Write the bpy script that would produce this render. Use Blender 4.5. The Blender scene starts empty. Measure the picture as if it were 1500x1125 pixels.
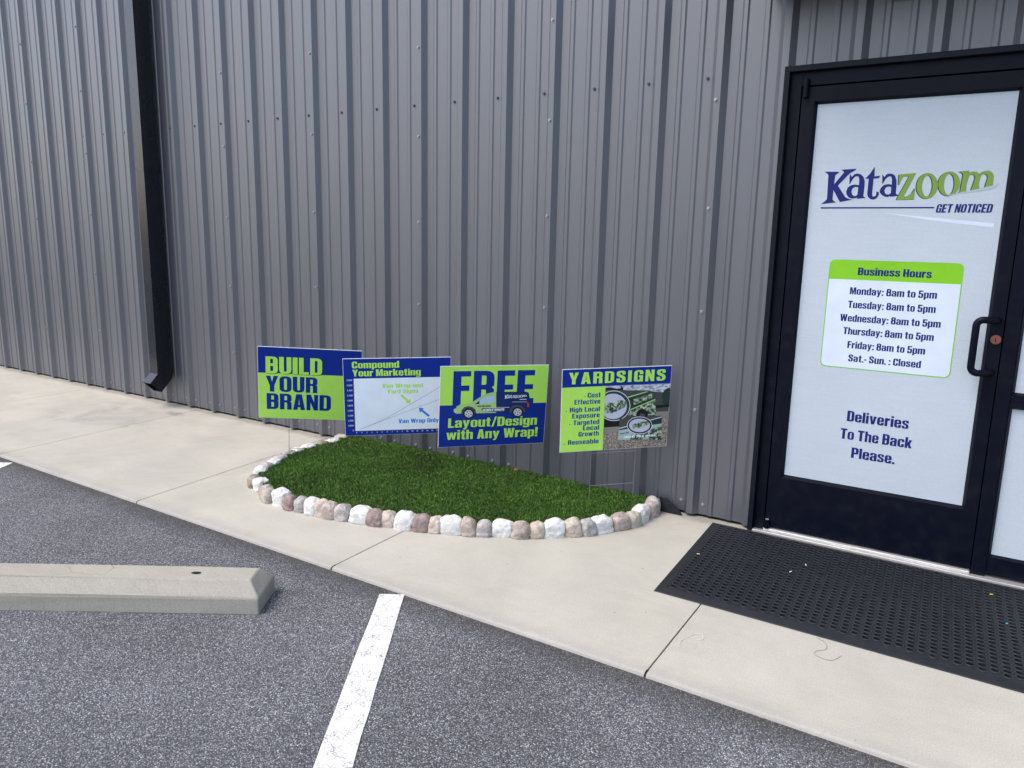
import bpy, bmesh, math, random
from math import radians as R, sin, cos, pi
from mathutils import Vector, Matrix
from mathutils.geometry import tessellate_polygon

scene = bpy.context.scene
COL = scene.collection
rnd = random.Random(7)

# ------------------------------------------------------------------ camera
cam_d = bpy.data.cameras.new('camera'); cam = bpy.data.objects.new('camera', cam_d); COL.objects.link(cam)
cam_d.sensor_fit = 'HORIZONTAL'; cam_d.sensor_width = 36.0; cam_d.lens = 36.0 * 1120.745 / 1500
cam_d.clip_start = 0.05; cam_d.clip_end = 600
YAW, PITCH, ROLL = 0.5629, 0.1903, 0.0208
fw = Vector((-sin(YAW) * cos(PITCH), cos(YAW) * cos(PITCH), -sin(PITCH)))
rt = Vector((cos(YAW), sin(YAW), 0)); up = rt.cross(fw)
rt = cos(ROLL) * rt + sin(ROLL) * up; up = rt.cross(fw)
cam.matrix_world = Matrix(((rt.x, up.x, -fw.x, 0.6821), (rt.y, up.y, -fw.y, -3.8033), (rt.z, up.z, -fw.z, 1.4395), (0, 0, 0, 1)))
scene.camera = cam

# ------------------------------------------------------------------ light: hazy bright sky, soft high sun from the left
SUN_ELEV = R(56)
to_sun = Vector((cos(SUN_ELEV) * -0.60, cos(SUN_ELEV) * -0.80, sin(SUN_ELEV)))
world = bpy.data.worlds.new('World'); scene.world = world; world.use_nodes = True
wn = world.node_tree.nodes; wl = world.node_tree.links
sky = wn.new('ShaderNodeTexSky'); sky.sky_type = 'NISHITA'; sky.sun_disc = False
sky.sun_elevation = SUN_ELEV; sky.sun_rotation = math.atan2(to_sun.x, to_sun.y)
sky.air_density = 1.0; sky.dust_density = 3.0; sky.ozone_density = 1.0
wl.new(sky.outputs[0], wn['Background'].inputs[0]); wn['Background'].inputs[1].default_value = 0.15
sun_d = bpy.data.lights.new('sun', 'SUN'); sun_d.energy = 0.85; sun_d.angle = R(35); sun_d.color = (1.0, 0.97, 0.92)
sun = bpy.data.objects.new('sun', sun_d); COL.objects.link(sun)
sun.rotation_euler = to_sun.to_track_quat('Z', 'Y').to_euler()
scene.view_settings.view_transform = 'Standard'; scene.view_settings.look = 'None'
scene.view_settings.gamma = 1.0; scene.view_settings.exposure = 1.0
scene.view_settings.use_curve_mapping = False

# ------------------------------------------------------------------ helpers
def prop(o, label=None, cat=None, group=None, kind=None):
    if label: o['label'] = label
    if cat: o['category'] = cat
    if group: o['group'] = group
    if kind: o['kind'] = kind
    return o

def empty(name, loc=(0, 0, 0)):
    o = bpy.data.objects.new(name, None); o.location = loc; o.empty_display_size = 0.1
    COL.objects.link(o); return o

class MB:
    def __init__(s): s.v = []; s.f = []; s.m = []; s.sm = []
    def add(s, vs, fs, mi=0, smooth=False):
        b = len(s.v); s.v += [tuple(v) for v in vs]
        for f in fs: s.f.append([b + i for i in f]); s.m.append(mi); s.sm.append(smooth)
    def box(s, x0, x1, y0, y1, z0, z1, mi=0, bev=0.0):
        if bev:
            bm = bmesh.new(); bmesh.ops.create_cube(bm, size=1)
            for v in bm.verts: v.co = Vector(((x0 + x1) / 2 + v.co.x * (x1 - x0), (y0 + y1) / 2 + v.co.y * (y1 - y0), (z0 + z1) / 2 + v.co.z * (z1 - z0)))
            bmesh.ops.bevel(bm, geom=bm.edges[:], offset=bev, segments=2, affect='EDGES', profile=0.5)
            s.bm(bm, mi, False); return
        s.add([(x0, y0, z0), (x1, y0, z0), (x1, y1, z0), (x0, y1, z0), (x0, y0, z1), (x1, y0, z1), (x1, y1, z1), (x0, y1, z1)],
              [(0, 3, 2, 1), (4, 5, 6, 7), (0, 1, 5, 4), (1, 2, 6, 5), (2, 3, 7, 6), (3, 0, 4, 7)], mi)
    def bm(s, bm, mi=0, smooth=True):
        bm.verts.index_update()
        s.add([v.co.copy() for v in bm.verts], [[v.index for v in f.verts] for f in bm.faces], mi, smooth); bm.free()
    def tube(s, pts, r, n=10, mi=0, cap=True):
        pts = [Vector(p) for p in pts]; rings = []; ref = None
        for i, p in enumerate(pts):
            t = (pts[min(i + 1, len(pts) - 1)] - pts[max(i - 1, 0)]).normalized()
            if ref is None: ref = t.orthogonal().normalized()
            ref = (ref - t * ref.dot(t)).normalized(); bi = t.cross(ref)
            rr = r[i] if isinstance(r, (list, tuple)) else r
            rings.append([p + rr * (cos(2 * pi * k / n) * ref + sin(2 * pi * k / n) * bi) for k in range(n)])
        vs = [v for g in rings for v in g]; fs = []
        for i in range(len(pts) - 1):
            for k in range(n): fs.append((i * n + k, i * n + (k + 1) % n, (i + 1) * n + (k + 1) % n, (i + 1) * n + k))
        s.add(vs, fs, mi, True)
        if cap: s.add(rings[0], [tuple(range(n))[::-1]], mi); s.add(rings[-1], [tuple(range(n))], mi)
    def build(s, name, mats, parent=None, loc=None):
        me = bpy.data.meshes.new(name); me.from_pydata(s.v, [], s.f)
        for m in (mats if isinstance(mats, (list, tuple)) else [mats]): me.materials.append(m)
        me.polygons.foreach_set('material_index', s.m); me.polygons.foreach_set('use_smooth', s.sm); me.update()
        o = bpy.data.objects.new(name, me); COL.objects.link(o)
        if parent: o.parent = parent
        if loc: o.location = loc
        return o

# ------------------------------------------------------------------ materials
def mat(name, col=(.5, .5, .5), rough=.5, metal=0.0, spec=0.5):
    m = bpy.data.materials.new(name); m.use_nodes = True
    b = m.node_tree.nodes['Principled BSDF']
    b.inputs['Base Color'].default_value = (*col, 1); b.inputs['Roughness'].default_value = rough
    b.inputs['Metallic'].default_value = metal; b.inputs['Specular IOR Level'].default_value = spec
    return m
class N:
    """small node-tree builder"""
    def __init__(s, m): s.t = m.node_tree; s.b = s.t.nodes['Principled BSDF']; s.co = s.t.nodes.new('ShaderNodeTexCoord').outputs['Object']
    def n(s, typ, **kw):
        x = s.t.nodes.new('ShaderNode' + typ)
        for k, v in kw.items(): setattr(x, k, v)
        return x
    def link(s, a, b): s.t.links.new(a, b)
    def map(s, scale=(1, 1, 1), src=None):
        x = s.n('Mapping'); x.inputs['Scale'].default_value = scale; s.link(src or s.co, x.inputs[0]); return x.outputs[0]
    def noise(s, scale, detail=4, rough=.55, vec=None, out='Fac', dist=0):
        x = s.n('TexNoise'); x.inputs['Scale'].default_value = scale; x.inputs['Detail'].default_value = detail
        x.inputs['Roughness'].default_value = rough; x.inputs['Distortion'].default_value = dist; s.link(vec or s.co, x.inputs['Vector']); return x.outputs[out]
    def vor(s, scale, feature='F1', out='Distance', vec=None, rand=1.0):
        x = s.n('TexVoronoi', feature=feature); x.inputs['Scale'].default_value = scale; x.inputs['Randomness'].default_value = rand
        s.link(vec or s.co, x.inputs['Vector']); return x.outputs[out]
    def ramp(s, fac, stops, interp='LINEAR'):
        x = s.n('ValToRGB'); x.color_ramp.interpolation = interp; e = x.color_ramp.elements
        while len(e) < len(stops): e.new(.5)
        for el, (p, c) in zip(e, stops):
            el.position = p; el.color = (*c, 1) if isinstance(c, (tuple, list)) else (c, c, c, 1)
        s.link(fac, x.inputs[0]); return x.outputs[0]
    def mix(s, fac, a, b, mode='MIX'):
        x = s.n('MixRGB', blend_type=mode)
        for i, v in ((0, fac), (1, a), (2, b)):
            if isinstance(v, (int, float)): x.inputs[i].default_value = v if i == 0 else (v, v, v, 1)
            elif isinstance(v, tuple): x.inputs[i].default_value = (*v, 1)
            else: s.link(v, x.inputs[i])
        return x.outputs[0]
    def math(s, op, a, b=0.0):
        x = s.n('Math', operation=op)
        for i, v in ((0, a), (1, b)):
            if isinstance(v, (int, float)): x.inputs[i].default_value = v
            else: s.link(v, x.inputs[i])
        return x.outputs[0]
    def bump(s, h, strength=.3, dist=.01, normal=None):
        x = s.n('Bump'); x.inputs['Strength'].default_value = strength; x.inputs['Distance'].default_value = dist
        s.link(h, x.inputs['Height'])
        if normal: s.link(normal, x.inputs['Normal'])
        s.link(x.outputs[0], s.b.inputs['Normal']); return x.outputs[0]
    def color(s, c): s.link(c, s.b.inputs['Base Color'])
    def roughness(s, c): s.link(c, s.b.inputs['Roughness'])
    def sep(s):
        x = s.n('SeparateXYZ'); s.link(s.co, x.inputs[0]); return x.outputs

def m_wall():
    m = mat('grey_painted_steel', rough=.36, spec=.9); g = N(m)
    st = g.noise(1.0, 5, .6, g.map((9, 9, .5))); big = g.noise(.8, 3, .5)
    c = g.ramp(st, [(.3, (.056, .059, .077)), (.7, (.066, .069, .088))])
    c = g.mix(g.ramp(big, [(.35, 0.0), (.75, .35)]), c, (.052, .054, .067))
    g.color(c)
    g.roughness(g.ramp(st, [(.3, .36), (.7, .5)])); g.b.inputs['Coat Weight'].default_value = .85; g.b.inputs['Coat Roughness'].default_value = .38; g.b.inputs['Coat IOR'].default_value = 1.55
    wob = g.noise(1.0, 2, .5, g.map((5, 5, .8))); g.bump(wob, .25, .012); return m
def m_black(name='black_anodised_frame', col=(.0022, .0035, .010), rough=.4):
    m = mat(name, rough=rough, spec=.12); g = N(m); n = g.noise(14, 6, .65)
    g.color(g.mix(g.ramp(n, [(.5, 0.0), (.85, .22)]), col, (.03, .03, .034))); g.roughness(g.ramp(n, [(.3, rough - .08), (.8, rough + .14)])); return m
def m_concrete(name, a, b, stains=True):
    m = mat(name, rough=.9, spec=.2); g = N(m)
    big = g.noise(.9, 5, .6); mid = g.noise(5, 6, .65); fine = g.noise(210, 4, .75)
    c = g.mix(g.ramp(big, [(.35, 0.0), (.68, 1.0)]), a, b)
    c = g.mix(g.ramp(mid, [(.42, .0), (.8, .38)]), c, tuple(v * .8 for v in a))
    c = g.mix(1.0, c, g.ramp(fine, [(.3, .74), (.62, 1.06)]), 'MULTIPLY')
    c = g.mix(1.0, c, g.ramp(g.noise(1.7, 6, .7, dist=.5), [(.3, .88), (.62, 1.04)]), 'MULTIPLY')
    c = g.mix(g.ramp(g.noise(11, 7, .75), [(.62, 0.0), (.72, .22)]), c, (.27, .25, .22))
    brush = g.noise(1.0, 3, .6, g.map((6, 160, 6)))
    c = g.mix(.6, c, g.ramp(brush, [(.3, .93), (.7, 1.04)]), 'MULTIPLY')
    spk = g.vor(9); c = g.mix(g.ramp(spk, [(.022, .75), (.034, 0.0)]), c, (.07, .06, .05))
    pits = g.vor(55); c = g.mix(g.ramp(pits, [(.035, .35), (.07, 0.0)]), c, (.16, .14, .12))
    if stains:
        xyz = g.sep()
        def blob(cx, cy, rx, ry, amt, col, c):
            dx = g.math('DIVIDE', g.math('SUBTRACT', xyz[0], cx), rx); dy = g.math('DIVIDE', g.math('SUBTRACT', xyz[1], cy), ry)
            d = g.math('ADD', g.math('ADD', g.math('MULTIPLY', dx, dx), g.math('MULTIPLY', dy, dy)), g.math('MULTIPLY', g.noise(2.6, 6, .7, dist=.6), 1.5))
            return g.mix(g.ramp(d, [(.62, amt), (1.0, 0.0)]), c, col)
        c = blob(-5.2, -.55, 1.1, .75, .55, (.26, .25, .24), c)      # wet run-off below the downspout
        c = blob(-4.75, -.22, .33, .12, .7, (.13, .13, .13), c)
        c = blob(-3.9, -.55, .55, .28, .34, (.30, .29, .27), c)
        c = blob(-3.6, -1.3, .9, .25, .25, (.34, .33, .31), c)
        edge = g.math('ADD', xyz[1], g.math('MULTIPLY', g.noise(7, 6, .75), .14))
        c = g.mix(g.ramp(g.math('ADD', edge, 2.0), [(.50, .6), (.60, 0.0)]), c, (.30, .29, .28))
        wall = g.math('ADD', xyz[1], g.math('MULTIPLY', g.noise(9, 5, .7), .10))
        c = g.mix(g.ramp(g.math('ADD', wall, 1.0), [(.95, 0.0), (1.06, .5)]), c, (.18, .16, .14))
    else:
        wv = g.n('VectorMath', operation='ADD'); g.link(g.co, wv.inputs[0]); nz = g.n('TexNoise'); nz.inputs['Scale'].default_value = 9; g.link(g.co, nz.inputs['Vector'])
        sc = g.n('VectorMath', operation='SCALE'); g.link(nz.outputs['Color'], sc.inputs[0]); sc.inputs['Scale'].default_value = .09; g.link(sc.outputs[0], wv.inputs[1])
        ck = g.vor(5.2, 'DISTANCE_TO_EDGE', 'Distance', wv.outputs[0]); vis = g.ramp(g.noise(3.1, 2, .5), [(.48, 0.0), (.58, .5)])
        c = g.mix(g.math('MULTIPLY', g.ramp(ck, [(.006, 1.0), (.016, 0.0)]), vis), c, (.12, .11, .10))
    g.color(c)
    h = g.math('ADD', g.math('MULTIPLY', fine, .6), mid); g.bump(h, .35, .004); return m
def m_asphalt():
    m = mat('asphalt', rough=.88, spec=.3); g = N(m)
    cell = g.vor(205, out='Color'); d = g.vor(205); gx = g.n('SeparateColor'); g.link(cell, gx.inputs[0])
    st = g.ramp(gx.outputs[0], [(0, (.128, .131, .140)), (.35, (.192, .197, .208)), (.62, (.262, .268, .282)), (.88, (.37, .377, .392)), (1, (.62, .63, .65))])
    gap = g.ramp(d, [(.32, 0.0), (.62, .88)])
    c = g.mix(gap, st, (.055, .056, .066))
    fine = g.noise(420, 2, .6); c = g.mix(.8, c, g.ramp(fine, [(.3, .65), (.7, 1.35)]), 'MULTIPLY')
    big = g.noise(.55, 5, .6); mid = g.noise(3.2, 4, .6)
    c = g.mix(1, c, g.ramp(big, [(.3, .80), (.7, 1.18)]), 'MULTIPLY'); c = g.mix(1, c, g.ramp(mid, [(.3, .9), (.7, 1.1)]), 'MULTIPLY')
    xyz = g.sep(); e = g.math('ADD', xyz[1], g.math('MULTIPLY', g.noise(8, 6, .75), .16))
    c = g.mix(g.ramp(g.math('ADD', e, 2.0), [(.36, 0.0), (.50, .62)]), c, (.045, .04, .034))   # dirt gathered against the walk
    g.color(c); h = g.math('SUBTRACT', 1.0, d); g.bump(g.math('ADD', h, g.math('MULTIPLY', gx.outputs[1], .8)), .75, .005); return m
def m_stripe():
    m = mat('worn_white_road_paint', rough=.75); g = N(m)
    d = g.vor(60, 'DISTANCE_TO_EDGE', 'Distance'); n = g.noise(22, 6, .7); n2 = g.noise(170, 3, .7)
    cr = g.math('MULTIPLY', g.ramp(d, [(.012, .9), (.06, 0.0)]), g.ramp(n, [(.44, 0.0), (.58, 1.0)]))
    holes = g.ramp(n2, [(.64, 0.0), (.74, .75)]); f = g.math('MAXIMUM', cr, g.math('MULTIPLY', holes, g.ramp(g.noise(6, 4, .7), [(.4, .15), (.65, 1.0)])))
    c = g.mix(g.ramp(n, [(.3, 0.0), (.8, .5)]), (.72, .715, .69), (.56, .555, .53)); g.color(g.mix(f, c, (.13, .13, .14)))
    g.bump(g.math('SUBTRACT', g.vor(165), g.math('MULTIPLY', f, .5)), .5, .003); return m
def m_stone(name, a, b, cc):
    m = mat(name, rough=.62, spec=.4); g = N(m); oi = g.n('ObjectInfo')
    v = g.n('VectorMath', operation='ADD'); g.link(g.co, v.inputs[0]); w = g.n('CombineXYZ')
    for i in range(3): g.link(g.math('MULTIPLY', oi.outputs['Random'], 17.3 + 9 * i), w.inputs[i])
    g.link(w.outputs[0], v.inputs[1]); vec = v.outputs[0]
    n = g.noise(17, 6, .7, vec, dist=.7); n2 = g.noise(60, 5, .7, vec)
    c = g.ramp(n, [(.32, a), (.52, b), (.72, cc)]); c = g.mix(1, c, g.ramp(n2, [(.3, .78), (.62, 1.08)]), 'MULTIPLY')
    vein = g.vor(26, 'DISTANCE_TO_EDGE', 'Distance', vec); c = g.mix(g.ramp(vein, [(.0, .3), (.05, 0.0)]), c, tuple(x * .5 for x in a))
    cr = g.vor(42, 'F1', 'Distance', vec); g.color(c); g.bump(g.math('ADD', g.math('ADD', n, g.math('MULTIPLY', n2, .6)), g.math('MULTIPLY', cr, .5)), .6, .010); return m
def m_turf():
    m = mat('artificial_grass_blades', rough=.55, spec=.3); g = N(m); geo = g.n('NewGeometry')
    c = g.ramp(geo.outputs['Random Per Island'], [(0, (.010, .038, .003)), (.4, (.034, .106, .007)), (.8, (.088, .20, .020)), (1, (.22, .30, .065))])
    c = g.mix(1, c, g.ramp(g.noise(3.5, 4, .6), [(.35, .72), (.65, 1.18)]), 'MULTIPLY'); g.color(c)
    g.b.inputs['Subsurface Weight'].default_value = 0.0; return m
def m_print(name, col, rough=.38):
    m = mat(name, rough=rough, spec=.2); g = N(m); n = g.noise(7, 4, .6)
    g.color(g.mix(1, col, g.ramp(n, [(.3, .94), (.7, 1.05)]), 'MULTIPLY')); return m
def m_vinyl():
    m = mat('white_perforated_window_film', rough=.5); g = N(m)
    dots = g.vor(230, rand=.25); wav = g.noise(1.0, 3, .6, g.map((7, 7, 90)))
    c = g.mix(g.ramp(dots, [(.22, .42), (.42, 0.0)]), (.46, .525, .59), (.225, .27, .325))
    c = g.mix(.7, c, g.ramp(wav, [(.3, .95), (.7, 1.03)]), 'MULTIPLY')
    c = g.mix(.8, c, g.ramp(g.noise(1.6, 3, .5), [(.3, .95), (.7, 1.04)]), 'MULTIPLY')
    g.color(c); g.bump(wav, .12, .002); return m
def m_rubber():
    m = mat('black_rubber', rough=.55, spec=.4); g = N(m); n = g.noise(30, 5, .7)
    g.color(g.ramp(n, [(.35, (.0055, .0065, .010)), (.75, (.014, .0155, .021))])); g.roughness(g.ramp(n, [(.3, .42), (.7, .68)])); return m
def m_alu():
    m = mat('worn_aluminium', rough=.4, metal=.75); g = N(m); n = g.noise(1.0, 6, .7, g.map((5, 60, 60)))
    g.color(g.ramp(n, [(.3, (.42, .42, .41)), (.55, (.72, .71, .69)), (.8, (.82, .81, .79))])); g.roughness(g.ramp(n, [(.3, .65), (.7, .35)])); return m
def m_spout():
    m = m_black('black_downspout_paint', (.004, .006, .012), .30); b = m.node_tree.nodes['Principled BSDF']
    b.inputs['Coat Weight'].default_value = 1.0; b.inputs['Coat Roughness'].default_value = .16; return m
M = dict(wall=m_wall(), frame=m_black(), trim=m_black('black_trim_sheet', (.007, .009, .015), .36), spout=m_spout(),
         gap=mat('dark_gap', (.004, .004, .005), .9), concrete=m_concrete('pale_concrete', (.508, .484, .413), (.448, .428, .374)),
         stopc=m_concrete('parking_block_concrete', (.43, .405, .345), (.36, .34, .295), False), asphalt=m_asphalt(), stripe=m_stripe(),
         joint=mat('dark_joint_filler', (.03, .026, .022), .95), turf=m_turf(), thatch=mat('grass_backing', (.018, .035, .008), .95),
         vinyl=m_vinyl(), rubber=m_rubber(), alu=m_alu(), steel=mat('dull_steel_wire', (.30, .305, .32), .5, .5), rustwire=mat('dark_wire', (.05, .052, .05), .6, .2), darkscrew=mat('painted_screw_head', (.055, .058, .07), .45), screw=mat('screw_head_steel', (.34, .34, .37), .42, .55),
         lock=mat('copper_lock_face', (.24, .085, .065), .45, .5), pblue=m_print('print_royal_blue', (.0018, .026, .27)), pgreen=m_print('print_lime_green', (.46, .84, .125)),
         pwhite=m_print('print_white', (.80, .88, .96)), pdark=m_print('print_dark_blue_shadow', (.004, .016, .06)), psky=m_print('print_sky_blue', (.02, .23, .68)),
         panel=m_print('white_corrugated_plastic', (.75, .77, .78)), ink=m_print('vinyl_navy_blue', (.011, .016, .14)), lime=m_print('vinyl_lime', (.20, .50, .02)),
         olive=m_print('vinyl_olive_green', (.18, .29, .055)), deep=m_print('vinyl_deep_green', (.012, .05, .05)), silver=m_print('vinyl_silver', (.40, .45, .48)),
         film=m_print('vinyl_bright_white', (.58, .655, .76)), edging=m_rubber(), lip=mat('rubber_ring_lip', (.030, .032, .040), .42))  # lip: lighter colour stands in for the sheen on the ring edges
M['stoneW'] = m_stone('white_quartz', (.55, .545, .53), (.69, .685, .67), (.78, .78, .77))
M['stoneG'] = m_stone('grey_stone', (.26, .245, .235), (.40, .38, .365), (.55, .53, .50))
M['stoneK'] = m_stone('grey_mauve_stone', (.28, .245, .235), (.43, .385, .37), (.60, .56, .53))
M['stoneP'] = m_stone('peach_stone', (.40, .325, .265), (.535, .46, .39), (.65, .59, .525))
M['stoneB'] = m_stone('pinkish_brown_stone', (.25, .20, .17), (.40, .335, .29), (.56, .49, .44))
M['stoneM'] = m_stone('dark_mauve_stone', (.19, .135, .125), (.30, .225, .205), (.45, .37, .34))
M['stoneT'] = m_stone('tan_brown_stone', (.19, .155, .125), (.29, .24, .195), (.42, .365, .31))
M['stoneC'] = m_stone('cream_tan_stone', (.36, .315, .265), (.47, .425, .365), (.60, .555, .495))
def m_gravel():
    m = mat('print_gravel', rough=.45); g = N(m); c = g.vor(230, out='Color'); s = g.n('SeparateColor'); g.link(c, s.inputs[0])
    g.color(g.ramp(s.outputs[0], [(0, (.07, .055, .04)), (.5, (.24, .20, .16)), (1, (.45, .41, .36))])); return m
def m_camo():
    m = mat('print_camouflage', rough=.45); g = N(m); n = g.noise(48, 3, .6, dist=.8)
    g.color(g.ramp(n, [(.40, (.02, .035, .03)), (.47, (.16, .24, .15)), (.54, (.42, .52, .36)), (.6, (.55, .62, .66))], 'CONSTANT')); return m
def m_cloud():
    m = mat('print_pale_sky', rough=.45); g = N(m); n = g.noise(40, 4, .6, g.map((1, 1, 2.5)))
    g.color(g.ramp(n, [(.35, (.10, .12, .12)), (.46, (.42, .46, .55)), (.6, (.66, .70, .80))])); return m
def pm(n, c): M[n] = m_print('print_' + n, c)
M['gravel'] = m_gravel(); M['camo'] = m_camo(); M['cloud'] = m_cloud()
pm('slate', (.065, .075, .075)); pm('pine', (.025, .05, .04)); pm('near_black', (.012, .014, .014)); pm('pavement', (.26, .25, .22)); pm('pale_blue', (.42, .60, .86))
pm('oval', (.52, .56, .68)); pm('tyre', (.02, .02, .025)); pm('rim', (.62, .64, .72)); pm('red', (.55, .05, .05)); pm('mint', (.40, .52, .50)); pm('arch', (.07, .08, .09)); pm('pale_lime', (.40, .66, .22)); pm('brick', (.30, .10, .06))
VAN = [["pblue2",[[90,800],[1830,770],[1960,710],[2030,470],[2080,140],[2020,-190],[1830,-400],[150,-400]]],["pale_lime",[[-2260,-210],[-2240,-120],[-2130,-70],[-2090,40],[-1910,140],[-1640,160],[-1270,200],[-1170,290],[-860,500],[-640,630],[-390,730],[-100,780],[90,790],[150,-400],[-980,-390],[-1840,-370],[-2090,-380],[-2200,-310]]],["mint",[[-1260,200],[-890,470],[-670,580],[-570,580],[-910,330],[-1100,170]]],["near_black",[[-1080,130],[-840,330],[-830,140]]],["pale_blue",[[-830,140],[-820,320],[-600,490],[-520,510],[-530,190],[-650,140]]],["pale_blue",[[-490,200],[-480,510],[-400,550],[-10,560],[10,200],[-390,190]]],["arch",[[-1840,-360],[-1800,-160],[-1660,-20],[-1440,30],[-1220,-20],[-1050,-160],[-980,-390]]],["arch",[[910,-400],[940,-190],[1080,-40],[1340,10],[1610,-50],[1790,-210],[1830,-410]]],["tyre",[[-1070,-400],[-1080,-480],[-1110,-550],[-1160,-610],[-1230,-660],[-1310,-690],[-1400,-690],[-1480,-680],[-1570,-650],[-1640,-590],[-1690,-530],[-1730,-450],[-1740,-370],[-1740,-290],[-1710,-220],[-1650,-160],[-1590,-110],[-1510,-80],[-1420,-80],[-1340,-90],[-1250,-120],[-1180,-170],[-1130,-240],[-1090,-310]]],["tyre",[[1730,-410],[1730,-490],[1700,-560],[1640,-620],[1570,-670],[1490,-700],[1400,-700],[1310,-690],[1230,-660],[1150,-600],[1090,-540],[1050,-470],[1040,-390],[1040,-310],[1070,-240],[1130,-170],[1200,-130],[1280,-100],[1370,-90],[1460,-110],[1540,-140],[1620,-190],[1680,-250],[1720,-330]]],["rim",[[-1190,-400],[-1190,-460],[-1210,-510],[-1240,-550],[-1290,-580],[-1340,-600],[-1400,-610],[-1460,-600],[-1510,-570],[-1560,-540],[-1600,-490],[-1620,-440],[-1630,-390],[-1630,-340],[-1610,-290],[-1570,-250],[-1530,-210],[-1470,-190],[-1420,-190],[-1360,-200],[-1300,-220],[-1260,-260],[-1220,-300],[-1200,-350]]],["rim",[[1620,-410],[1610,-470],[1590,-520],[1560,-560],[1510,-590],[1460,-610],[1400,-620],[1340,-610],[1280,-580],[1230,-550],[1190,-500],[1160,-450],[1150,-400],[1160,-340],[1180,-290],[1210,-250],[1260,-220],[1310,-200],[1370,-190],[1430,-200],[1490,-220],[1540,-260],[1580,-300],[1610,-360]]],["mint",[[-2120,-120],[-2090,30],[-1950,70],[-1970,-60]]],["rim",[[-2190,-250],[-2130,-200],[-2100,-270],[-2150,-320]]],["red",[[1920,150],[2020,130],[2040,-120],[1930,-120]]],["rim",[[-960,-40],[890,-90],[890,-120],[-960,-60]]],["rim",[[1040,210],[1900,190],[1900,170],[1040,190]]],["rim",[[1460,360],[1860,350],[1860,310],[1460,310]]],["arch",[[-720,-150],[-640,-100],[600,-150],[630,-210],[590,-320],[480,-370],[90,-340],[-630,-280]]],["tyre",[[-1230,-440],[-1240,-470],[-1270,-480],[-1300,-470],[-1310,-440],[-1300,-410],[-1270,-400],[-1240,-410]]],["tyre",[[-1360,-530],[-1370,-560],[-1400,-570],[-1430,-550],[-1440,-530],[-1430,-500],[-1400,-490],[-1370,-500]]],["tyre",[[-1500,-440],[-1510,-460],[-1540,-470],[-1570,-460],[-1580,-430],[-1570,-410],[-1540,-400],[-1510,-410]]],["tyre",[[-1460,-290],[-1470,-320],[-1500,-330],[-1530,-320],[-1540,-290],[-1530,-260],[-1500,-250],[-1470,-260]]],["tyre",[[-1290,-290],[-1300,-320],[-1330,-330],[-1360,-320],[-1370,-290],[-1360,-270],[-1330,-250],[-1300,-270]]],["tyre",[[-1380,-400],[-1390,-420],[-1410,-430],[-1430,-420],[-1440,-400],[-1430,-380],[-1410,-370],[-1390,-380]]],["tyre",[[1570,-450],[1560,-480],[1530,-490],[1500,-470],[1480,-450],[1490,-420],[1520,-410],[1560,-420]]],["tyre",[[1440,-540],[1430,-570],[1400,-580],[1370,-560],[1350,-540],[1360,-510],[1390,-500],[1420,-510]]],["tyre",[[1290,-440],[1280,-470],[1250,-480],[1220,-470],[1210,-440],[1220,-410],[1250,-400],[1280,-410]]],["tyre",[[1330,-300],[1320,-320],[1290,-330],[1260,-320],[1250,-290],[1260,-270],[1290,-260],[1320,-270]]],["tyre",[[1510,-300],[1490,-330],[1460,-340],[1430,-330],[1420,-300],[1430,-270],[1460,-260],[1490,-270]]],["tyre",[[1420,-400],[1410,-430],[1390,-430],[1360,-420],[1350,-400],[1360,-380],[1380,-370],[1410,-380]]]]
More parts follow.
